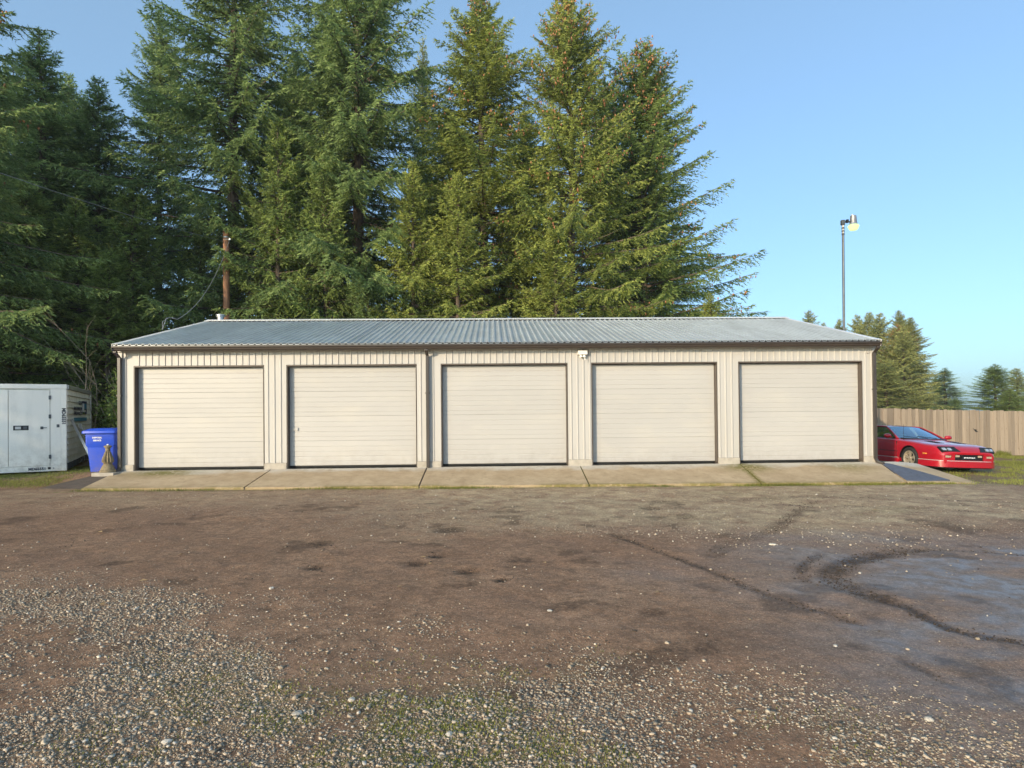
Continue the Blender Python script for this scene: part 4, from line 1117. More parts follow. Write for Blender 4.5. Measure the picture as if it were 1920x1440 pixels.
    wrap(0.336, 0.350, -0.004, -0.006, 'stripe_and_glint', stripe)  # reflection along the dam, put in as a pale coloured line
    wrap(0.145, 0.168, -0.06, -0.05, 'lip', dark)
    for sd in (-1, 1):
        y0, y1 = sorted((sd * 0.84, sd * 0.93))
        b = MB(); b.box(-2.14, -0.43, y0, y1, 0.165, 0.315); P(b, 'side_skirt', paint, bevel=0.02)
        y0, y1 = sorted((sd * 0.90, sd * 0.934))
        b = MB(); b.box(-2.14, -0.43, y0, y1, 0.318, 0.332); P(b, 'stripe_and_glint', stripe)
        y0, y1 = sorted((sd * 0.895, sd * 0.912))
        b = MB(); b.box(-2.10, -0.43, y0, y1, 0.50, 0.515); P(b, 'rub_strip', dark)
        y0, y1 = sorted((sd * 0.86, sd * 0.905))
        b = MB(); b.box(0.53, 0.66, y0, y1, 0.49, 0.525); P(b, 'side_marker', amber, bevel=0.005)
        # door seam
        b = MB(); y0, y1 = sorted((sd * 0.88, sd * 0.9115)); b.box(-0.505, -0.497, y0, y1, 0.34, 0.80); b.box(-1.86, -1.852, y0, y1, 0.34, 0.84); P(b, 'door_seam', dark)
        # hood vents
        y0, y1 = sorted((sd * 0.22, sd * 0.44))
        b = MB()
        for k in range(6):
            xx = 0.50 - k * 0.085; zc = 0.806 + (0.45 - xx) * 0.088
            b.box(xx - 0.07, xx, y0, y1, zc - 0.02, zc + 0.006 + 0.000 * k)
        P(b, 'hood_vent', dark)
        # mirror
        b = MB(); Mx = Matrix.Translation((-0.78, sd * 0.985, 0.945)) @ Matrix.Diagonal((0.075, 0.115, 0.065, 1))
        b.lathe([(0.05, -1), (0.55, -0.85), (0.9, -0.4), (1.0, 0.1), (0.85, 0.6), (0.5, 0.9), (0.05, 1)], 16, Mx); b.box(-0.82, -0.74, min(sd * 0.86, sd * 0.93), max(sd * 0.86, sd * 0.93), 0.895, 0.925); P(b, 'mirror', paint, smooth=True, angle=60)
        # windshield wipers side is dark cowl (below)
    b = MB(); b.add([(-0.44, -0.66, 0.893), (-0.44, 0.66, 0.893), (-0.60, 0.70, 0.905), (-0.60, -0.70, 0.905), (-0.44, -0.66, 0.86), (-0.44, 0.66, 0.86), (-0.60, 0.70, 0.86), (-0.60, -0.70, 0.86)], [(0, 1, 2, 3), (4, 7, 6, 5), (0, 4, 5, 1), (1, 5, 6, 2), (2, 6, 7, 3), (3, 7, 4, 0)]); P(b, 'cowl', dark)
    b = MB(); b.tube([(-0.46, 0.35, 0.91), (-0.62, -0.15, 0.955)], 0.008, 5); b.tube([(-0.46, -0.25, 0.91), (-0.62, -0.60, 0.95)], 0.008, 5); P(b, 'wiper', dark)
    # greenhouse: grid helper between two edge curves
    def grid(name, rows, mat, thick=0.006, smooth=True):
        b = MB(); m = len(rows[0]); V = [p for r in rows for p in r]
        F = [(j * m + i, j * m + i + 1, (j + 1) * m + i + 1, (j + 1) * m + i) for j in range(len(rows) - 1) for i in range(m - 1)]
        b.add(V, F); return P(b, name, mat, smooth=smooth, angle=50)
    def arc(x_c, x_e, w, zc, ze, k=9):
        out = []
        for i in range(k):
            t = -1 + 2 * i / (k - 1); out.append((x_c + (x_e - x_c) * t * t, w * t, zc + (ze - zc) * t * t))
        return out
    base = arc(-0.50, -0.66, 0.735, 0.900, 0.880); top = arc(-1.30, -1.37, 0.545, 1.232, 1.200)
    rows = [[tuple(Vector(a).lerp(Vector(c_), s) + Vector((0.03, 0, 0.02)) * 4 * s * (1 - s) * 0.5) for a, c_ in zip(base, top)] for s in (0, .25, .5, .75, 1)]
    grid('windshield', rows, glass)
    r0 = arc(-1.305, -1.375, 0.56, 1.236, 1.203); r1 = arc(-1.55, -1.6, 0.57, 1.262, 1.222); r2 = arc(-1.95, -1.98, 0.565, 1.266, 1.222); r3 = arc(-2.25, -2.27, 0.555, 1.25, 1.205)
    rf = grid('roof', [r0, r1, r2, r3], paint)
    r4 = arc(-2.26, -2.28, 0.55, 1.248, 1.203); r5 = arc(-2.9, -2.9, 0.60, 1.11, 1.06); r6 = arc(-3.4, -3.35, 0.66, 0.955, 0.93)
    grid('hatch_glass', [r4, r5, r6], glass)
    for sd in (-1, 1):
        b = MB(); b.tube([(-0.63, sd * 0.765, 0.865), (-1.0, sd * 0.665, 1.05), (-1.37, sd * 0.565, 1.205), (-1.6, sd * 0.575, 1.225), (-2.0, sd * 0.57, 1.222), (-2.27, sd * 0.56, 1.205), (-2.9, sd * 0.62, 1.06), (-3.35, sd * 0.68, 0.93)], [0.034, 0.03, 0.028, 0.026, 0.028, 0.035, 0.04, 0.04], 8); P(b, 'roof_pillar', paint, smooth=True)
        b = MB(); b.tube([(-0.655, sd * 0.725, 0.885), (-1.02, sd * 0.625, 1.06), (-1.36, sd * 0.53, 1.205)], 0.012, 6); P(b, 'glass_seal', dark)
        lo = [(-0.72, sd * 0.80, 0.868), (-1.2, sd * 0.81, 0.885), (-1.75, sd * 0.81, 0.892)]
        hi = [(-0.78, sd * 0.735, 0.92), (-1.36, sd * 0.585, 1.185), (-1.75, sd * 0.59, 1.205)]
        mid = [tuple((Vector(a) + Vector(c_)) / 2 + Vector((0, sd * 0.02, 0))) for a, c_ in zip(lo, hi)]
        grid('side_window', [lo, mid, hi], glass)
        b = MB(); b.add([(-1.76, sd * 0.81, 0.87), (-2.9, sd * 0.78, 0.90), (-3.3, sd * 0.72, 0.92), (-2.27, sd * 0.575, 1.2), (-1.95, sd * 0.59, 1.21)], [(0, 1, 2, 3, 4)]); P(b, 'quarter_panel', paint)
    # cabin
    b = MB(); b.extrude([(-0.62, 0.86), (-0.75, 0.90), (-1.0, 0.90), (-1.05, 0.78), (-0.9, 0.6), (-0.62, 0.6)], (0, -0.70, 0), (0, 0.70, 0), ((1, 0, 0), (0, 0, 1))); P(b, 'dashboard', dash_m)
    b = MB(); b.box(-0.86, -0.70, -0.58, -0.12, 0.902, 0.925); P(b, 'papers', M['print_white'])
    for sd in (-1, 1):
        b = MB(); b.box(-1.95, -1.45, sd * 0.38 - 0.24, sd * 0.38 + 0.24, 0.40, 0.56); b.extrude([(-1.82, 0.5), (-1.95, 0.5), (-2.18, 1.0), (-2.06, 1.0)], (0, sd * 0.38 - 0.23, 0), (0, sd * 0.38 + 0.23, 0), ((1, 0, 0), (0, 0, 1)))
        b.box(-2.18, -2.08, sd * 0.38 - 0.13, sd * 0.38 + 0.13, 0.995, 1.13); P(b, 'seat', cloth, bevel=0.03)
    Mx = Matrix.Translation((-1.12, 0.38, 0.86)) @ Matrix.Rotation(-1.15, 4, 'Y')
    b = MB(); b.tube([Mx @ Vector((0.18 * math.cos(t), 0.18 * math.sin(t), 0)) for t in np.linspace(0, 2 * math.pi, 21)], 0.014, 6, cap=False); b.tube([Mx @ Vector((0.17, 0, 0)), Mx @ Vector((-0.17, 0, 0))], 0.014, 6); P(b, 'steering_wheel', dash_m)
    # wheels
    def wheel(ax, sd):
        b = MB(); Mx = Matrix.Translation((ax, sd * 0.775, 0.325)) @ Matrix.Rotation(-sd * math.pi / 2, 4, 'X')
        b.lathe([(0.225, -0.115), (0.30, -0.118), (0.32, -0.10), (0.325, -0.06), (0.325, 0.06), (0.32, 0.10), (0.30, 0.118), (0.26, 0.122), (0.225, 0.112), (0.222, 0.0)], 40, Mx)
        w = P(b, 'wheel', M['rubber'], smooth=True, angle=50)
        b = MB(); b.lathe([(0.223, -0.1), (0.226, 0.105), (0.22, 0.118), (0.205, 0.118), (0.195, 0.09), (0.19, -0.05)], 36, Mx)
        for k in range(5):
            a = 2 * math.pi * k / 5 + 0.3
            for off in (-0.16, 0.16):
                d = Vector((math.cos(a + off), math.sin(a + off), 0)); e_ = Vector((-d.y, d.x, 0))
                p0 = Mx @ (d * 0.03 + Vector((0, 0, 0.075))); p1 = Mx @ (d * 0.20 + Vector((0, 0, 0.085)))
                R3 = Mx.to_3x3()
                b.extrude([(-0.022, -0.015), (0.022, -0.015), (0.016, 0.012), (-0.016, 0.012)], p0, p1, (R3 @ e_, R3 @ Vector((0, 0, 1))))
        b.lathe([(0.055, 0.06), (0.055, 0.092), (0.04, 0.102), (0.01, 0.104)], 16, Mx)
        b.build('rim', rim_m, w, smooth=True, angle=40)
        b = MB(); b.lathe([(0.188, -0.02), (0.188, 0.0), (0.01, 0.0)], 24, Mx); b.build('brake_disc', M['black'], w)
    for ax in (0.0, -2.565):
        for sd in (-1, 1): wheel(ax, sd)
    b = MB(); b.box(-3.4, 0.9, -0.6, 0.6, 0.185, 0.22); P(b, 'underbody', dark)
    # antenna on the near front fender
    b = MB(); b.tube([(-0.42, -0.74, 0.85), (-0.44, -0.745, 1.30)], 0.004, 5); b.lathe([(0.018, 0.84), (0.012, 0.87)], 8, Matrix.Translation((-0.42, -0.74, 0))); P(b, 'antenna', dark)
    # place it: near front wheel at (11.72, 2.5), nose towards the yard, ground falls away to the right
    ph = R_(86)
    wx, wy = 11.70, 2.50
    fwd = Vector((math.cos(ph), -math.sin(ph), 0))
    lat = Vector((math.sin(ph), math.cos(ph), 0))
    zw = -0.48
    roll = -0.045
    rot = Matrix((fwd, lat, (0, 0, 1))).transposed().to_4x4()
    root.matrix_world = Matrix.Translation(Vector((wx, wy, zw)) + lat * 0.87) @ rot @ Matrix.Translation((0, -0.87, 0)) @ Matrix.Rotation(roll, 4, 'X') @ Matrix.Translation((0, 0.87, 0)) @ Matrix.Translation((0, 0, 0))
    return root
car = make_car()

# ------------------------------------------------------------------ conifers
def fir_mesh(seed, H, R, z0=1.0, dens=1.0, droop=0.35, gap=0.0, power=0.8, spacing=0.34, cones=0.0, blade=0.165, bare=0.10, rise=0.0):
    rg = np.random.default_rng(seed)
    MBw = MB()
    bend = [(0.10 * math.sin(seed + 0.35 * z) * (z / H), 0.10 * math.cos(seed * 2 + 0.3 * z) * (z / H)) for z in np.linspace(0, H, 9)]
    zz = np.linspace(0, H, 9); bx = np.array([p[0] for p in bend]); by = np.array([p[1] for p in bend])
    r0 = 0.011 * H + 0.05
    MBw.tube([(bx[i], by[i], zz[i] - (0.3 if i == 0 else 0)) for i in range(9)], [max(0.012, r0 * (1 - zz[i] / H) ** 0.85 + (0.06 * r0 / 0.3 if i == 0 else 0)) for i in range(9)], 9)
    BV, BF = [], []          # branch wood
    TP, TD, TT, TW = [], [], [], []   # blade base, dir, tint, size
    CP = []
    z = z0
    nb = 0
    while z < H - 0.25:
        t = (H - z) / (H - z0)
        prof = min(1.0, t ** power * 1.05) * (1.0 if t < 0.8 else 1 - 0.35 * (t - 0.8) / 0.2) * min(1.0, (t / 0.16 + 0.05)) ** 0.40
        k = int(rg.integers(5, 9)) if t > 0.10 else int(rg.integers(3, 6))
        a0 = rg.uniform(0, 6.28)
        for q in range(k):
            az = a0 + 6.283 * q / k + rg.normal(0, 0.25)
            gl = 0.5 + 0.5 * math.sin(az * 2 + seed) * math.sin(z * 0.9 + seed * 1.7 + az)
            L = R * prof * rg.uniform(0.55, 1.22) * (0.82 + 0.30 * gl) + 0.12
            if rg.random() < gap * t: L *= rg.uniform(0.25, 0.6)
            zb = z + rg.uniform(-0.5, 0.5) * spacing
            el = math.radians(np.interp(t, [0, 0.12, 0.4, 0.75, 1.0], [60, 40, 17, 0, -13]) + rise * min(1, t * 2.5) + rg.normal(0, 7))
            isbare = rg.random() < bare * max(0, (t - 0.40)) * 2.4
            cx, cy = np.interp(zb, zz, bx), np.interp(zb, zz, by)
            if isbare: L *= 0.62
            dh = np.array([math.cos(az), math.sin(az), 0.0]); sv = np.array([-dh[1], dh[0], 0.0])
            dr = droop * (0.5 + 0.7 * rg.random()) * min(1, t * 1.7)
            crv = rg.normal(0, 0.10)
            def B(s):
                s = np.asarray(s, float)[..., None]
                return np.array([cx, cy, zb]) + dh * (L * s * math.cos(el)) + sv * (crv * L * s * s) + np.array([0, 0, 1.0]) * (L * (s * math.sin(el) - dr * s ** 1.6 * (1 - 0.52 * s ** 1.5)))
            ss = np.linspace(0, 1, 5); P = B(ss)
            rb = 0.010 + 0.011 * L
            n0 = len(BV)
            for i in range(5):
                rr = rb * (1 - 0.92 * ss[i])
                for w in range(3):
                    an = 2.094 * w; o = sv * math.cos(an) * rr + np.array([0, 0, 1]) * math.sin(an) * rr
                    BV.append(P[i] + o)
            for i in range(4):
                for w in range(3):
                    a = n0 + i * 3 + w; c = n0 + i * 3 + (w + 1) % 3
                    BF.append((a, c, c + 3, a + 3))
            if L < 0.2: 
                pass
            if isbare and t > 0.3: continue
            # side twigs
            st = 0.125 / dens / max(L, 0.3)
            s = np.arange(0.10 + 0.10 * min(1, t * 1.5), 1.0, st); s = np.clip(s + rg.normal(0, st * 0.3, len(s)), 0.03, 1)
            s = np.concatenate([s, s + st * 0.4, [1.0, 1.0]]); s = np.clip(s, 0, 1)
            side = np.where(np.arange(len(s)) % 2 == 0, 1.0, -1.0) * rg.choice([1, 1, 1, -1], len(s))
            P = B(s); T = B(np.clip(s + 0.03, 0, 1.03)) - B(s - 0.0); T /= np.linalg.norm(T, axis=1)[:, None] + 1e-9
            tl = (0.14 + 0.27 * L * np.clip(1.02 - s, 0, 1) ** 0.75) * rg.uniform(0.55, 1.25, len(s)); tl = np.clip(tl, 0.10, 0.85)
            hang = rg.uniform(0.10, 1.05, len(s)) * min(1, 0.25 + t)
            D = T * rg.uniform(0.4, 0.9, len(s))[:, None] + sv * (side * rg.uniform(0.5, 1.0, len(s)))[:, None] + np.array([0, 0, -1.0]) * hang[:, None]
            D[-2:] = T[-2:]; D /= np.linalg.norm(D, axis=1)[:, None]
            m = np.maximum(2, np.ceil(tl / (0.085 / dens)).astype(int))
            idx = np.repeat(np.arange(len(s)), m)
            u = (np.arange(len(idx)) - np.repeat(np.cumsum(m) - m, m) + rg.random(len(idx))) / np.repeat(m, m)
            bp = P[idx] + D[idx] * (tl[idx] * u)[:, None] + np.array([0, 0, -1.0]) * (0.22 * tl[idx] * u * u * (0.4 + t))[:, None]
            N = np.cross(D[idx], np.array([0, 0, 1.0])); N /= np.linalg.norm(N, axis=1)[:, None] + 1e-6
            sd = rg.choice([-1.0, 1.0], len(idx))
            bd = D[idx] * 0.65 + N * (sd * rg.uniform(0.25, 0.9, len(idx)))[:, None] + rg.normal(0, 0.28, (len(idx), 3)) + np.array([0, 0, -0.10])
            bd /= np.linalg.norm(bd, axis=1)[:, None]
            TP.append(bp); TD.append(bd)
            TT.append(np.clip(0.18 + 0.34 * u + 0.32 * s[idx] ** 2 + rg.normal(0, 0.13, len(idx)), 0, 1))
            TW.append(rg.uniform(0.75, 1.3, len(idx)) * (1.0 - 0.25 * u))
            nb += 1
            if cones and rg.random() < cones * np.interp(t, [0.0, 0.05, 0.5, 0.85], [1.0, 1.0, 0.45, 0.06]):
                kk = int(rg.integers(4, 12)); sc = rg.uniform(0.6, 1.0, kk)
                CP.append(B(sc) + rg.normal(0, 0.10, (kk, 3)))
        z += spacing * rg.uniform(0.7, 1.3) * (0.62 + 0.5 * min(1, t * 1.5) + 0.45 * max(0, 1 - t / 0.10))
    # leader shoots
    P = np.concatenate(TP); Dd = np.concatenate(TD); tint = np.concatenate(TT); sz = np.concatenate(TW)
    lead = 26
    lp = np.stack([np.full(lead, bx[-1]) + rg.normal(0, .02, lead), np.full(lead, by[-1]) + rg.normal(0, .02, lead), H - rg.uniform(-0.1, 0.9, lead)], 1)
    ld = np.stack([rg.normal(0, .8, lead), rg.normal(0, .8, lead), rg.uniform(.3, 1.2, lead)], 1); ld /= np.linalg.norm(ld, axis=1)[:, None]
    P = np.concatenate([P, lp]); Dd = np.concatenate([Dd, ld]); tint = np.concatenate([tint, rg.uniform(.3, .7, lead)]); sz = np.concatenate([sz, np.full(lead, 0.7)])
    n = len(P)
    W = np.cross(Dd, rg.normal(0, 1, (n, 3))); W /= np.linalg.norm(W, axis=1)[:, None] + 1e-6
    ln = (blade * sz)[:, None]; wd = (blade * 0.17 * sz)[:, None]
    V = np.empty((n * 3, 3)); V[0::3] = P - W * wd; V[1::3] = P + W * wd; V[2::3] = P + Dd * ln
    me = np_mesh('crown', V, np.arange(n * 3).reshape(n, 3))
    point_attr(me, 'tint', np.repeat(tint, 3))
    MBw.add(BV, BF)
    wm = bpy.data.meshes.new('trunk'); wm.from_pydata(MBw.v, [], MBw.f); wm.update(); wm.materials.append(M['bark'])
    cm = None
    if CP:
        C = np.concatenate(CP); n = len(C); r = 0.042; l = rg.uniform(0.12, 0.20, n)
        off = np.array([(r, 0, -.35), (0, r, -.35), (-r, 0, -.35), (0, -r, -.35)])
        V = np.empty((n * 6, 3))
        V[0::6] = C; V[5::6] = C + np.stack([np.zeros(n), np.zeros(n), -l], 1)
        for i in range(4): V[i + 1::6] = C + np.stack([np.full(n, off[i][0]), np.full(n, off[i][1]), off[i][2] * l], 1)
        b0 = (np.arange(n) * 6)[:, None]
        F = np.concatenate([b0 + np.array(q) for q in ((0, 1, 2), (0, 2, 3), (0, 3, 4), (0, 4, 1), (5, 2, 1), (5, 3, 2), (5, 4, 3), (5, 1, 4))])
        cm = np_mesh('cones', V, F); cm.materials.append(M['cone'])
    return dict(crown=me, wood=wm, cones=cm, H=H, R=R, n=len(P))

VAR = {
    'tall':   fir_mesh(1, 23.0, 4.8, 1.5, 1.42, 0.42, 0.40, 0.55, 0.33, 0.25),
    'tall2':  fir_mesh(2, 22.0, 4.4, 4.2, 1.42, 0.36, 0.34, 0.58, 0.33, 0.10),
    'ragged': fir_mesh(3, 21.0, 5.6, 1.5, 1.35, 0.30, 0.45, 0.60, 0.34, 1.0, bare=0.42, rise=13.0),
    'young':  fir_mesh(4, 10.0, 2.7, 0.4, 1.5, 0.22, 0.30, 0.80, 0.25, 0, 0.14),
    'young2': fir_mesh(5, 9.0, 2.9, 0.3, 1.5, 0.28, 0.38, 0.85, 0.25, 0, 0.14),
    'slim':   fir_mesh(6, 20.0, 2.6, 1.5, 1.35, 0.30, 0.18, 0.65, 0.28, 0),
}
for nm in VAR: print('TREE', nm, VAR[nm]['n'])

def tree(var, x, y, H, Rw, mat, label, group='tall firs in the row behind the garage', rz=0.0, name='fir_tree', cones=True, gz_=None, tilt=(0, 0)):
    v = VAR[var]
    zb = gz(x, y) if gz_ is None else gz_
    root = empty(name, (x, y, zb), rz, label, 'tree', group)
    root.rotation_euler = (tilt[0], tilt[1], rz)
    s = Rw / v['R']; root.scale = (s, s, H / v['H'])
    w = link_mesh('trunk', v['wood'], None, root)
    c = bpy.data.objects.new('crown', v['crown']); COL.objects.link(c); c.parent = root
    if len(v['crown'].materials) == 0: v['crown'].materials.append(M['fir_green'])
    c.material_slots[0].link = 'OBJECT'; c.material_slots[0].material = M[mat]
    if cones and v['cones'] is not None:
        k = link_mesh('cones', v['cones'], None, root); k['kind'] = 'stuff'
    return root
TREES = [
    # var, x, y, H, R, material, label, rz, cones
    ('tall', -12.12, 14.00, 28.45, 6.09, 'fir_blue', 'very tall fir with its top out of frame just beyond the wooden pole', 0.30, False, 'tall firs in the row behind the garage'),
    ('tall2', -17.07, 17.00, 21.97, 3.40, 'fir_blue', 'fir with a thin bluish top at the left shoulder of the tallest fir', 1.90, False, 'tall firs in the row behind the garage'),
    ('tall', -6.36, 13.50, 27.35, 5.83, 'fir_blue', 'broad tall fir with its top cut off between the pole and the slim fir', 4.00, False, 'tall firs in the row behind the garage'),
    ('slim', -4.56, 25.00, 25.86, 2.30, 'fir_far', 'slim pointed fir peeking through the gap in the skyline', 0.50, False, 'tall firs in the row behind the garage'),
    ('tall', -0.64, 14.00, 21.34, 5.50, 'fir_yellow', 'olive green fir with a narrow top just inside the frame', 2.40, True, 'tall firs in the row behind the garage'),
    ('ragged', 3.35, 13.20, 21.29, 5.30, 'fir_yellow', 'tallest cone laden fir with rusty cones around its ragged top', 0.90, True, 'tall firs in the row behind the garage'),
    ('ragged', 7.59, 17.00, 20.87, 6.80, 'fir_green', 'wide dark fir with long bare limbs at the open end of the row', 3.60, True, 'tall firs in the row behind the garage'),
    ('tall2', -10.73, 19.00, 20.83, 4.18, 'fir_blue', 'blue green fir in the second row between two cut off tops', 5.20, False, 'tall firs in the row behind the garage'),
    ('tall2', 1.68, 19.00, 18.18, 3.95, 'fir_green', 'fir hidden in the second row between the olive fir and the coned fir', 2.90, False, 'tall firs in the row behind the garage'),
    ('slim', 6.26, 20.00, 20.50, 3.08, 'fir_green', 'slender fir in the second row behind the coned fir', 1.20, False, 'tall firs in the row behind the garage'),
    ('young2', -11.19, 13.20, 12.05, 2.47, 'fir_green', 'young fir with a tufted tip directly above the wooden pole', 0.20, False, 'young firs close behind the garage roof'),
    ('young', -9.23, 11.20, 13.78, 2.86, 'fir_green', 'tallest pale tipped young fir above the grey roof', 1.30, False, 'young firs close behind the garage roof'),
    ('young2', -7.25, 11.40, 13.32, 2.73, 'fir_green', 'young fir with a forked tip beneath the broad cut off fir', 2.20, False, 'young firs close behind the garage roof'),
    ('young', -5.39, 10.80, 8.20, 2.08, 'fir_blue', 'short young fir in front of the pale gap between the trunks', 3.10, False, 'young firs close behind the garage roof'),
    ('young2', -3.59, 11.30, 12.20, 2.99, 'fir_yellow', 'bushy yellow green young fir under the slim pointed fir', 4.20, False, 'young firs close behind the garage roof'),
    ('young', -1.62, 10.80, 11.56, 2.99, 'fir_yellow', 'young fir at the foot of the olive fir', 5.00, False, 'young firs close behind the garage roof'),
    ('young', 2.33, 10.80, 9.34, 2.60, 'fir_yellow', 'low young fir below the coned fir trunk', 1.60, False, 'young firs close behind the garage roof'),
    ('young', 9.19, 11.50, 6.78, 1.69, 'fir_yellow', 'smallest young fir tip poking over the ridge near the roof end', 3.30, False, 'young firs close behind the garage roof'),
    ('young', -7.63, 13.00, 9.29, 2.21, 'fir_green', 'low young fir right of the pole over the ridge', 4.40, False, 'young firs close behind the garage roof'),
    ('young2', -9.96, 13.00, 8.71, 2.34, 'fir_green', 'low young fir close to the right side of the pole', 5.40, False, 'young firs close behind the garage roof'),
    ('slim', -20.12, 13.00, 18.75, 3.63, 'fir_blue', 'dark fir with a long bare leader against the open sky', 2.00, True, 'firs in the dark stand beyond the container'),
    ('tall', -18.19, 5.50, 20.81, 4.73, 'fir_blue', 'nearest dark fir whose drooping branches enter at the picture edge', 0.80, True, 'firs in the dark stand beyond the container'),
    ('tall2', -18.88, 15.00, 17.49, 3.95, 'fir_blue', 'dark blue fir filling the dip between the leader fir and the tall row', 3.00, False, 'firs in the dark stand beyond the container'),
    ('tall', -24.93, 18.00, 19.88, 4.94, 'fir_blue', 'broad shaded fir behind the leader fir', 4.60, False, 'firs in the dark stand beyond the container'),
    ('tall2', -24.20, 21.00, 20.95, 4.00, 'fir_blue', 'shaded fir standing deepest in the dark stand', 0.10, False, 'firs in the dark stand beyond the container'),
    ('young', -15.59, 11.80, 11.71, 3.38, 'fir_green', 'dark young fir above the left end of the roof', 1.10, False, 'firs in the dark stand beyond the container'),
    ('young2', -17.18, 11.00, 10.53, 3.51, 'fir_green', 'dark young fir behind the container roof', 2.30, False, 'firs in the dark stand beyond the container'),
    ('young', -18.49, 10.00, 11.03, 3.38, 'fir_green', 'shaded young fir over the container doors', 3.70, False, 'firs in the dark stand beyond the container'),
    ('young2', -13.49, 13.50, 10.45, 2.99, 'fir_green', 'young fir between the roof vent and the dark stand', 4.90, False, 'firs in the dark stand beyond the container'),
    ('young', -15.16, 9.60, 7.97, 2.60, 'fir_green', 'small young fir low beside the garage corner', 5.80, False, 'firs in the dark stand beyond the container'),
    ('tall2', -31.59, 24.00, 21.87, 4.20, 'fir_blue', 'fir at the outermost back corner of the dark stand', 5.10, False, 'firs in the dark stand beyond the container'),
    ('young2', -19.05, 8.50, 9.47, 3.64, 'fir_green', 'shaded young fir at the picture edge over the container', 0.50, False, 'firs in the dark stand beyond the container'),
    ('young', -21.66, 16.00, 13.29, 3.90, 'fir_blue', 'dark fir filling the space under the leader fir', 1.50, False, 'firs in the dark stand beyond the container'),
    ('young2', -28.19, 22.00, 16.48, 4.42, 'fir_blue', 'dark low fir in the back of the stand', 2.70, False, 'firs in the dark stand beyond the container'),
    ('young', -21.23, 20.00, 14.79, 4.42, 'fir_blue', 'dark low fir behind the pole side of the stand', 3.50, False, 'firs in the dark stand beyond the container'),
    ('young2', -24.91, 15.00, 12.90, 4.42, 'fir_blue', 'dark low fir beyond the picture edge of the stand', 4.10, False, 'firs in the dark stand beyond the container'),
    ('young', 39.07, 62.00, 14.32, 4.64, 'fir_far', 'far fir with a pale round top just above the sloping roof edge', 0.20, False, 'far firs beyond the board fence'),
    ('young2', 43.38, 66.00, 13.35, 3.77, 'fir_far', 'small far fir in the dip left of the lamp pipe', 1.40, False, 'far firs beyond the board fence'),
    ('young', 42.14, 60.00, 13.00, 3.48, 'fir_far', 'far fir directly behind the lamp pipe', 2.60, False, 'far firs beyond the board fence'),
    ('young2', 41.76, 56.00, 12.77, 4.35, 'fir_far', 'far fir first to the open side of the lamp pipe', 3.80, False, 'far firs beyond the board fence'),
    ('young', 39.49, 50.00, 12.17, 4.35, 'fir_far', 'pointed far fir in the middle of the clump over the gutter end', 5.00, False, 'far firs beyond the board fence'),
    ('young2', 38.35, 46.00, 11.47, 4.50, 'fir_far', 'thick pale far fir above the downspout', 0.90, False, 'far firs beyond the board fence'),
    ('ragged', 38.10, 43.00, 10.03, 3.80, 'fir_far', 'tallest far fir at the open edge of the clump', 2.10, True, 'far firs beyond the board fence'),
    ('young', 32.41, 36.00, 5.75, 4.35, 'fir_far', 'nearest light green fir rising over the fence by the downspout', 3.30, False, 'far firs beyond the board fence'),
    ('young2', 37.49, 40.00, 5.09, 3.20, 'fir_far', 'sloping skirt fir at the foot of the far clump', 4.50, False, 'far firs beyond the board fence'),
    ('slim', 65.29, 74.00, 8.04, 3.50, 'fir_blue', 'bluish pointed fir standing alone past the clump', 5.70, False, 'far firs beyond the board fence'),
    ('slim', 66.91, 78.00, 7.04, 2.50, 'fir_blue', 'thin bluish fir beside the lone pointed fir', 1.00, False, 'far firs beyond the board fence'),
    ('young2', 63.87, 70.00, 3.54, 2.60, 'fir_blue', 'low bluish fir at the foot of the lone pointed fir', 1.00, False, 'far firs beyond the board fence'),
    ('ragged', 49.85, 46.00, 6.46, 3.75, 'fir_green', 'open branched fir above the middle of the fence', 2.20, False, 'far firs beyond the board fence'),
    ('young', 57.28, 52.00, 6.43, 3.25, 'fir_far', 'greyish fir beside the open branched fir', 3.40, False, 'far firs beyond the board fence'),
    ('young2', 47.81, 42.00, 3.75, 2.70, 'fir_green', 'low bushy fir joining the pair above the fence', 4.60, False, 'far firs beyond the board fence'),
    ('young2', 52.77, 44.00, 5.24, 3.20, 'fir_green', 'fir cut by the picture edge above the fence', 5.80, False, 'far firs beyond the board fence'),
    ('tall2', 40.80, 47.00, 11.9, 3.00, 'fir_far', 'broad far fir just past the downspout with a twin tip', 0.4, False, 'far firs beyond the board fence'),
    ('tall2', 39.30, 43.00, 10.6, 2.90, 'fir_far', 'far fir leaning over the open edge of the clump', 2.4, False, 'far firs beyond the board fence'),
    ('young2', 36.60, 40.00, 9.2, 3.60, 'fir_far', 'yellowish far fir in front of the clump', 3.3, False, 'far firs beyond the board fence'),
    ('tall', 8.60, 21.00, 16.5, 4.60, 'fir_green', 'dark fir half hidden behind the wide fir at the open end of the row', 4.4, False, 'tall firs in the row behind the garage'),
    ('tall', -8.60, 17.50, 23.0, 4.6, 'fir_green', 'mid green fir filling the row between the two tallest cut off firs', 2.2, False, 'tall firs in the row behind the garage'),
    ('tall2', -2.60, 18.50, 18.0, 4.2, 'fir_green', 'shorter fir behind the slim pointed fir in the skyline dip', 1.1, False, 'tall firs in the row behind the garage'),
]
for t in TREES: tree(t[0], t[1], t[2], t[3], t[4], t[5], t[6], group=t[9], rz=t[7], cones=t[8])
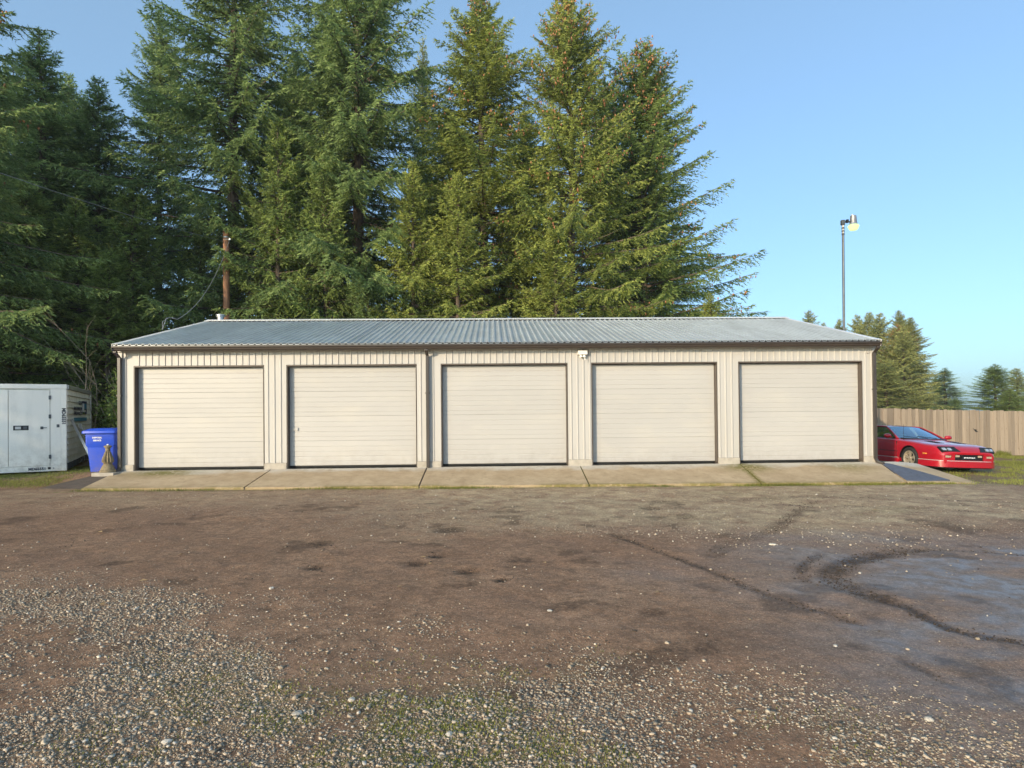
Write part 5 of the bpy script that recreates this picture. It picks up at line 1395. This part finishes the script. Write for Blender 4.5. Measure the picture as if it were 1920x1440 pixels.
# firs standing beside the yard, out of the picture; they shade the container and the dark stand
for i, (x, y, H, R, v, lab) in enumerate([(-25.0, -15.0, 8.7, 3.4, 'young', 'fir in the row beside the yard, nearest the container'), (-27.5, -13.0, 9.4, 3.4, 'young2', 'second fir in the row beside the yard'),
        (-29.5, -9.5, 17.0, 4.4, 'tall2', 'tall fir behind the row beside the yard'), (-34.0, -7.0, 24.0, 5.0, 'tall', 'largest fir beside the yard'), (-31.0, -1.0, 24.0, 4.8, 'tall2', 'tall fir beside the yard next to the dark stand'),
        (-25.5, 5.0, 22.0, 4.8, 'tall', 'tall fir at the corner of the dark stand'), (-38.0, -2.5, 24.0, 5.0, 'tall2', 'fir at the far end of the row beside the yard')]):
    tree(v, x, y, H, R, 'fir_green', lab, 'firs beside the yard', rz=i * 1.1, cones=False)

# ------------------------------------------------------------------ gravel, clods, grass
RG = np.random.default_rng(77)
ICO = None
def unit_ico():
    bm = bmesh.new(); bmesh.ops.create_icosphere(bm, subdivisions=1, radius=1.0)
    V = np.array([v.co[:] for v in bm.verts]); F = np.array([[v.index for v in f.verts] for f in bm.faces]); bm.free(); return V, F
def unit_box():
    V = np.array([(x, y, z) for z in (-.62, .62) for y in (-.62, .62) for x in (-.62, .62)])
    Q = [(0, 2, 3, 1), (4, 5, 7, 6), (0, 1, 5, 4), (2, 6, 7, 3), (0, 4, 6, 2), (1, 3, 7, 5)]
    F = np.array([t for a, b, c, d in Q for t in ((a, b, c), (a, c, d))]); return V, F
def pebbles(name, x, y, size, mat, tint, base=unit_ico, flat=(0.45, 0.8), sink=0.25, jit=0.22, label=None, kind='stuff'):
    V0, F0 = base(); n = len(x); k = len(V0)
    z, _ = ground_full(x, y)
    S = np.stack([RG.uniform(0.75, 1.25, n), RG.uniform(0.6, 1.0, n), RG.uniform(*flat, n)], 1) * size[:, None]
    V = V0[None] * (1 + RG.normal(0, jit, (n, k, 1)).clip(-.45, .45)) * S[:, None, :]
    a = RG.uniform(0, 6.283, n); ca, sa = np.cos(a)[:, None], np.sin(a)[:, None]
    b = RG.normal(0, 0.25, n); cb, sb = np.cos(b)[:, None], np.sin(b)[:, None]
    X = V[..., 0] * cb - V[..., 2] * sb; Z = V[..., 0] * sb + V[..., 2] * cb; Y = V[..., 1]
    V = np.stack([X * ca - Y * sa + x[:, None], X * sa + Y * ca + y[:, None], Z + (z + S[:, 2] * (1 - 2 * sink) * 0.5)[:, None]], 2).reshape(-1, 3)
    F = (F0[None] + (np.arange(n) * k)[:, None, None]).reshape(-1, 3)
    me = np_mesh(name, V, F); point_attr(me, 'tint', np.repeat(tint, k))
    o = link_mesh(name, me, mat); tag(o, label, None, None, kind); return o
def stone_mat():
    m, nt, b = new_mat('gravel'); N, L = nt.nodes, nt.links
    a = N.new('ShaderNodeAttribute'); a.attribute_name = 'tint'
    cr = N.new('ShaderNodeValToRGB'); cr.color_ramp.elements.remove(cr.color_ramp.elements[0])
    e = cr.color_ramp.elements; e[0].position = 0.0; e[0].color = (0.13, 0.095, 0.065, 1)
    for p, c in ((0.25, (0.28, 0.225, 0.16)), (0.5, (0.42, 0.335, 0.245)), (0.7, (0.54, 0.44, 0.32)), (0.85, (0.48, 0.44, 0.38)), (1.0, (0.74, 0.64, 0.50))):
        q = e.new(p); q.color = (*c, 1)
    L.new(a.outputs['Fac'], cr.inputs[0])
    tc = N.new('ShaderNodeTexCoord'); n = N.new('ShaderNodeTexNoise'); n.inputs['Scale'].default_value = 120; L.new(tc.outputs['Object'], n.inputs[0])
    r = N.new('ShaderNodeMapRange'); r.inputs[3].default_value = 0.7; r.inputs[4].default_value = 1.25; L.new(n.outputs['Fac'], r.inputs[0])
    mx = N.new('ShaderNodeMix'); mx.data_type = 'RGBA'; mx.blend_type = 'MULTIPLY'; mx.inputs[0].default_value = 1
    L.new(cr.outputs[0], mx.inputs[6]); L.new(r.outputs[0], mx.inputs[7]); L.new(mx.outputs[2], b.inputs['Base Color'])
    b.inputs['Roughness'].default_value = 0.8; return m
M['gravel'] = stone_mat()
M['clod'] = pmat('clod', (0.055, 0.040, 0.029), 0.95, 0, 0.3, 30)

def sample(n, x0, x1, y0, y1, field):
    """points with density field(x, y) in 0..1"""
    x = RG.uniform(x0, x1, n); y = RG.uniform(y0, y1, n)
    k = RG.random(n) < field(x, y); return x[k], y[k]
def infov(x, y): return np.abs(x - CAM[0]) < 0.95 * (y - CAM[1]) + 0.5
# dense small gravel near, sparser further away
x, y = sample(290000, -6, 6, -13.2, -9.2, lambda x, y: gravel_field(x, y) * infov(x, y) * np.interp(y, [-12.8, -11, -9.2], [1.0, 0.8, 0.30]))
d = y - CAM[1]
pebbles('gravel', x, y, np.exp(RG.normal(math.log(0.0058), 0.42, len(x))).clip(0.003, 0.018) * np.interp(d, [2.5, 6], [1, 1.25]), M['gravel'], RG.beta(1.3, 2.2, len(x)), unit_box, flat=(0.35, 0.65), jit=0.22, label='grey and tan gravel strewn over the near yard')
print('GRAVEL', len(x))
x, y = sample(11000, -7, 6, -13.2, -6.5, lambda x, y: (gravel_field(x, y) * 0.9 + 0.03) * infov(x, y))
pebbles('gravel', x, y, np.exp(RG.normal(math.log(0.0095), 0.32, len(x))).clip(0.005, 0.024), M['gravel'], RG.beta(1.8, 2.0, len(x)), unit_ico, jit=0.12, label='larger pale stones among the gravel of the near yard')
x, y = sample(15000, -9, 9, -9.2, -1.7, lambda x, y: gravel_field(x, y) * 0.8 + 0.05)
pebbles('gravel', x, y, np.exp(RG.normal(math.log(0.0068), 0.40, len(x))).clip(0.004, 0.022), M['gravel'], RG.beta(1.6, 2.0, len(x)), unit_box, jit=0.2, label='scattered pale stones on the far half of the yard')
# churned clods along the ruts and holes
cx, cy = [], []
for pts, hw, dep, ch in TRACKS:
    for (ax, ay), (bx, by) in zip(pts[:-1], pts[1:]):
        m = int(math.hypot(bx - ax, by - ay) * 300 * ch * ch * hw / 0.08)
        t = RG.random(m); cx.append(ax + (bx - ax) * t + RG.normal(0, hw * 0.75, m)); cy.append(ay + (by - ay) * t + RG.normal(0, hw * 0.75, m))
for hx, hy, r, dep in HOLES:
    cx.append(hx + RG.normal(0, r * 0.6, 50)); cy.append(hy + RG.normal(0, r * 0.6, 50))
xr, yr = sample(5000, -8, 8, -11.5, -2, lambda x, y: sstep(0.55, 0.75, fbm(x, y, 1.2, 88, 5)) * 0.9 + 0.02)
cx.append(xr); cy.append(yr)
cx = np.concatenate(cx); cy = np.concatenate(cy)
pebbles('mud_clods', cx, cy, np.exp(RG.normal(math.log(0.006), 0.40, len(cx))).clip(0.003, 0.018), M['clod'], np.zeros(len(cx)), unit_box, (0.4, 0.8), 0.2, 0.25, 'dark clods of churned mud along the tyre ruts')

# single stones that stand out
rocks = [((3.15, -7.64), 0.037, 'pale flat stone alone on the mud beyond the curved rut'), ((0.18, -10.11), 0.022, 'small white stone on bare mud in the middle of the yard'), ((-1.10, -11.62), 0.026, 'cream stone at the edge of the mossy gravel'),
         ((-1.36, -11.78), 0.031, 'rounded cream stone on brown soil in the near gravel'), ((-0.51, -12.06), 0.025, 'angular white stone at the near edge of the yard'), ((-1.93, -12.06), 0.029, 'tan stone casting a shadow in the near corner gravel'),
         ((2.03, -12.0), 0.028, 'pale wedge shaped stone in the near wet gravel'), ((-2.37, -9.29), 0.031, 'flat white stone on the brown dirt below the second door')]
for (rx, ry_), s, lab in rocks:
    V0, F0 = unit_ico(); bm = bmesh.new(); bmesh.ops.create_icosphere(bm, subdivisions=2, radius=1.0)
    sc = (RG.uniform(.8, 1.2), RG.uniform(.6, .9), RG.uniform(.4, .6)); ph = RG.uniform(0, 6, 3)
    for v in bm.verts:
        f = 1 + 0.15 * math.sin(3 * v.co.x + ph[0]) + 0.12 * math.sin(4 * v.co.y + ph[1]) + 0.1 * math.sin(5 * v.co.z + ph[2])
        v.co = Vector((v.co.x * f * sc[0] * s, v.co.y * f * sc[1] * s, v.co.z * f * sc[2] * s))
    me = bpy.data.meshes.new('stone'); bm.to_mesh(me); bm.free(); point_attr(me, 'tint', np.full(len(me.vertices), RG.uniform(.72, .92)))
    o = link_mesh('stone', me, M['gravel']); o.location = (rx, ry_, gz(rx, ry_) + s * 0.10); o.rotation_euler = (0, 0, RG.uniform(0, 6)); tag(o, lab, 'stone', 'loose stones on the yard')

def blades(name, x, y, z, h, w, mat, tint, lean=0.5, label=None, parent=None):
    n = len(x); a = RG.uniform(0, 6.283, n); l = RG.uniform(0, lean, n); b = RG.uniform(0, 6.283, n)
    P = np.stack([x, y, z - 0.01], 1); T = P + np.stack([np.cos(b) * l * h, np.sin(b) * l * h, h * np.sqrt(1 - 0.6 * l * l) + 0.01], 1)
    Wv = np.stack([np.cos(a), np.sin(a), 0 * a], 1) * (w / 2)[:, None]
    V = np.empty((n * 3, 3)); V[0::3] = P - Wv; V[1::3] = P + Wv; V[2::3] = T
    me = np_mesh(name, V, np.arange(n * 3).reshape(n, 3)); point_attr(me, 'tint', np.repeat(tint, 3))
    o = link_mesh(name, me, mat, parent); 
    if parent is None: tag(o, label, None, None, 'stuff')
    else: o['kind'] = 'stuff'
    return o
def gfield_right(x, y):
    g = sstep(9.4, 10.4, x + (fbm(x, y, 1.0, 35) - 0.5) * 1.4) * sstep(-2.1, -1.4, y + (fbm(x, y, 1.5, 36) - 0.5) * 0.8)
    lane = np.exp(-((y + 0.15 + 0.06 * (x - 12)) / 0.45) ** 2)     # worn wheel lane in front of the car
    return g * (1 - 0.85 * lane) * sstep(0.36, 0.52, fbm(x, y, 1.3, 51)) * (1 - ((x > 11.4) & (x < 13.6) & (y > 1.3) & (y < 7)) * 0.7)
x, y = sample(150000, 9.4, 24, -2.2, 9.4, gfield_right)
blades('grass', x, y, ground_full(x, y)[0], RG.uniform(0.02, 0.07, len(x)), RG.uniform(0.008, 0.018, len(x)), M['grass'], RG.beta(2, 2, len(x)), 0.8, 'patchy short grass around the red car and along the fence')
def gfield_left(x, y):
    return sstep(-9.7, -10.6, x + (fbm(x, y, 1.0, 37) - 0.5) * 0.8) * sstep(-1.2, -0.6, y + (fbm(x, y, 1.5, 38) - 0.5) * 0.5) * (0.15 + 0.85 * sstep(0.40, 0.58, fbm(x, y, 1.6, 53)))
x, y = sample(90000, -16, -9.6, -1.4, 3.5, gfield_left)
blades('grass', x, y, ground_full(x, y)[0], RG.uniform(0.015, 0.06, len(x)), RG.uniform(0.007, 0.015, len(x)), M['grass'], RG.beta(2, 2, len(x)), 0.9, 'short grass bank in front of the container')
x, y = sample(9000, 14.5, 24, 9.15, 9.46, lambda x, y: sstep(0.4, 0.65, fbm(x, y * 0, 1.1, 71)))
blades('weeds', x, y, ground_full(x, y)[0], RG.uniform(0.06, 0.26, len(x)), RG.uniform(0.012, 0.025, len(x)), M['grass'], RG.beta(2, 2, len(x)), 0.6, 'weeds growing along the foot of the board fence')
# tufts along the foot of the apron
def edgef(x, y): return np.exp(-((y + 1.57) / 0.045) ** 2) * np.interp(x, [-9.2, -6, -2, -1, 4, 9], [0.25, 0.25, 0.3, 0.9, 0.7, 0.8]) * sstep(0.30, 0.62, fbm(x, y * 0, 1.4, 61))
x, y = sample(60000, -9.3, 10.0, -1.75, -1.50, edgef)
blades('edge_grass', x, y, ground_full(x, y)[0], RG.uniform(0.02, 0.075, len(x)), RG.uniform(0.006, 0.014, len(x)), M['moss'], RG.beta(2, 2, len(x)), 0.8, 'mossy grass fringe along the foot of the apron')
# moss among the near gravel
def mossf(x, y): return sstep(0.45, 0.62, fbm(x, y, 1.4, 31)) * gravel_field(x, y) * sstep(-10.4, -11.4, y) * np.exp(-((x + 0.5) / 1.6) ** 2) * sstep(0.4, 0.6, fbm(x, y, 6.0, 66))
x, y = sample(80000, -3, 2, -12.8, -10.4, mossf)
blades('moss', x, y, ground_full(x, y)[0] + 0.004, RG.uniform(0.006, 0.016, len(x)), RG.uniform(0.005, 0.010, len(x)), M['moss'], RG.beta(2.5, 1.8, len(x)), 1.0, 'green moss growing between the near gravel stones')
# fallen leaves on the bank and along the yard
M['dead_leaf'] = pmat('dead_leaf', (0.42, 0.27, 0.12), 0.8, 0, 0.35, 6)
x = np.concatenate([RG.uniform(-14, -9.4, 90), RG.uniform(-8, 8, 60)]); y = np.concatenate([RG.uniform(-1.4, 1.2, 90), RG.uniform(-12, -2, 60)]); n = len(x); z = ground_full(x, y)[0] + 0.015
a = RG.uniform(0, 6.28, n); s = RG.uniform(0.02, 0.05, n)
V = np.empty((n * 4, 3))
for i, (u, w_, h) in enumerate(((-1, 0, 0.0), (0, -.55, .15), (1, 0, .05), (0, .55, .3))):
    V[i::4] = np.stack([x + s * (u * np.cos(a) - w_ * np.sin(a)), y + s * (u * np.sin(a) + w_ * np.cos(a)), z + s * h], 1)
o = link_mesh('fallen_leaves', np_mesh('fallen_leaves', V, np.arange(n * 4).reshape(n, 4)), M['dead_leaf']); tag(o, 'dry fallen leaves on the bank and yard', None, None, 'stuff')

# ------------------------------------------------------------------ shrubs beside the container
def laurel(name, x, y, h, r, n, label, seed):
    rg = np.random.default_rng(seed); zb = gz(x, y)
    root = empty(name, (x, y, zb), 0, label, 'shrub', 'shrubs behind the bins')
    b = MB(); tips = []
    for k in range(16):
        a = rg.uniform(0, 6.28); e = rg.uniform(0.15, 0.9) * r; hh = h * rg.uniform(0.55, 1.0)
        p = [(0.05 * math.cos(a), 0.05 * math.sin(a), -0.05), (e * .35 * math.cos(a), e * .35 * math.sin(a), hh * .5), (e * math.cos(a), e * math.sin(a), hh)]
        b.tube(p, [0.018, 0.012, 0.004], 5); tips.append(p)
    b.build('stems', M['twig'], root)
    P = []
    for p in tips:
        m = n // 16; t = rg.uniform(0.15, 1.0, m); A, B_, C = map(np.array, p)
        Q = np.where(t[:, None] < .5, A + (B_ - A) * (t * 2)[:, None], B_ + (C - B_) * (t * 2 - 1)[:, None]); P.append(Q + rg.normal(0, 0.10 + 0.05 * r, (m, 3)))
    P = np.concatenate(P); m = len(P)
    D = rg.normal(0, 0.6, (m, 3)) + np.array([0, 0, .25]) + P * np.array([.5, .5, 0]); D /= np.linalg.norm(D, axis=1)[:, None]
    W = np.cross(D, rg.normal(0, 1, (m, 3))); W /= np.linalg.norm(W, axis=1)[:, None]
    L = rg.uniform(0.08, 0.15, m)[:, None]; V = np.empty((m * 4, 3))
    V[0::4] = P; V[1::4] = P + D * L * .5 + W * L * .2; V[2::4] = P + D * L; V[3::4] = P + D * L * .5 - W * L * .2
    me = np_mesh('leaves', V, np.arange(m * 4).reshape(m, 4)); point_attr(me, 'tint', np.repeat(rg.beta(1.6, 1.8, m), 4))
    o = link_mesh('leaves', me, M['laurel'], root); o['kind'] = 'stuff'
laurel('laurel_shrub', -10.55, 2.9, 2.75, 0.75, 3200, 'glossy yellow green laurel shrub between the container and the garage', 5)
laurel('laurel_shrub', -11.9, 4.6, 2.5, 0.9, 2200, 'darker laurel shrub behind the container corner', 6)
laurel('laurel_shrub', -10.9, 4.6, 3.1, 0.8, 2200, 'laurel shrub hugging the garage side wall', 7)
def bare(name, x, y, h, label, seed):
    rg = random.Random(seed); root = empty(name, (x, y, gz(x, y)), 0, label, 'shrub', 'leafless shrubs over the container')
    b = MB()
    def grow(p, d, l, r, lev):
        pts = [p]
        for i in range(4):
            d = (d + Vector((rg.uniform(-.22, .22), rg.uniform(-.22, .22), rg.uniform(-.05, .15)))).normalized(); p = p + d * l / 4; pts.append(p)
        b.tube(pts, [r * (1 - .18 * i) for i in range(5)], 5)
        if lev < 2:
            for q in range(3): 
                pp = pts[rg.randint(1, 4)]; dd = (d + Vector((rg.uniform(-.8, .8), rg.uniform(-.6, .6), rg.uniform(0, .4)))).normalized(); grow(pp, dd, l * rg.uniform(.3, .55), r * .5, lev + 1)
    for k in range(2): grow(Vector((rg.uniform(-.3, .3), rg.uniform(-.2, .2), -.05)), Vector((rg.uniform(-.25, .25), 0, 1)).normalized(), h * rg.uniform(.8, 1), 0.028, 0)
    b.build('branches', M['twig'], root)
bare('bare_shrub', -14.1, 6.8, 3.9, 'leafless pale shrub rising behind the container roof', 3)
bare('bare_shrub', -13.0, 6.9, 4.1, 'forked leafless shrub over the far container corner', 9)

# ------------------------------------------------------------------ thin morning haze
def make_haze():
    b = MB(); b.box(-270, 270, -75, 270, -2.6, 32.0)
    m = bpy.data.materials.new('haze'); m.use_nodes = True; nt = m.node_tree; nt.nodes.clear()
    o_ = nt.nodes.new('ShaderNodeOutputMaterial'); v = nt.nodes.new('ShaderNodeVolumePrincipled')
    v.inputs['Color'].default_value = (0.86, 0.93, 1.0, 1); v.inputs['Density'].default_value = HAZE; v.inputs['Anisotropy'].default_value = 0.2
    nt.links.new(v.outputs[0], o_.inputs['Volume'])
    o = b.build('haze', m); tag(o, 'thin bluish morning haze over the whole yard', None, None, 'stuff')
HAZE = 0.0005
make_haze()
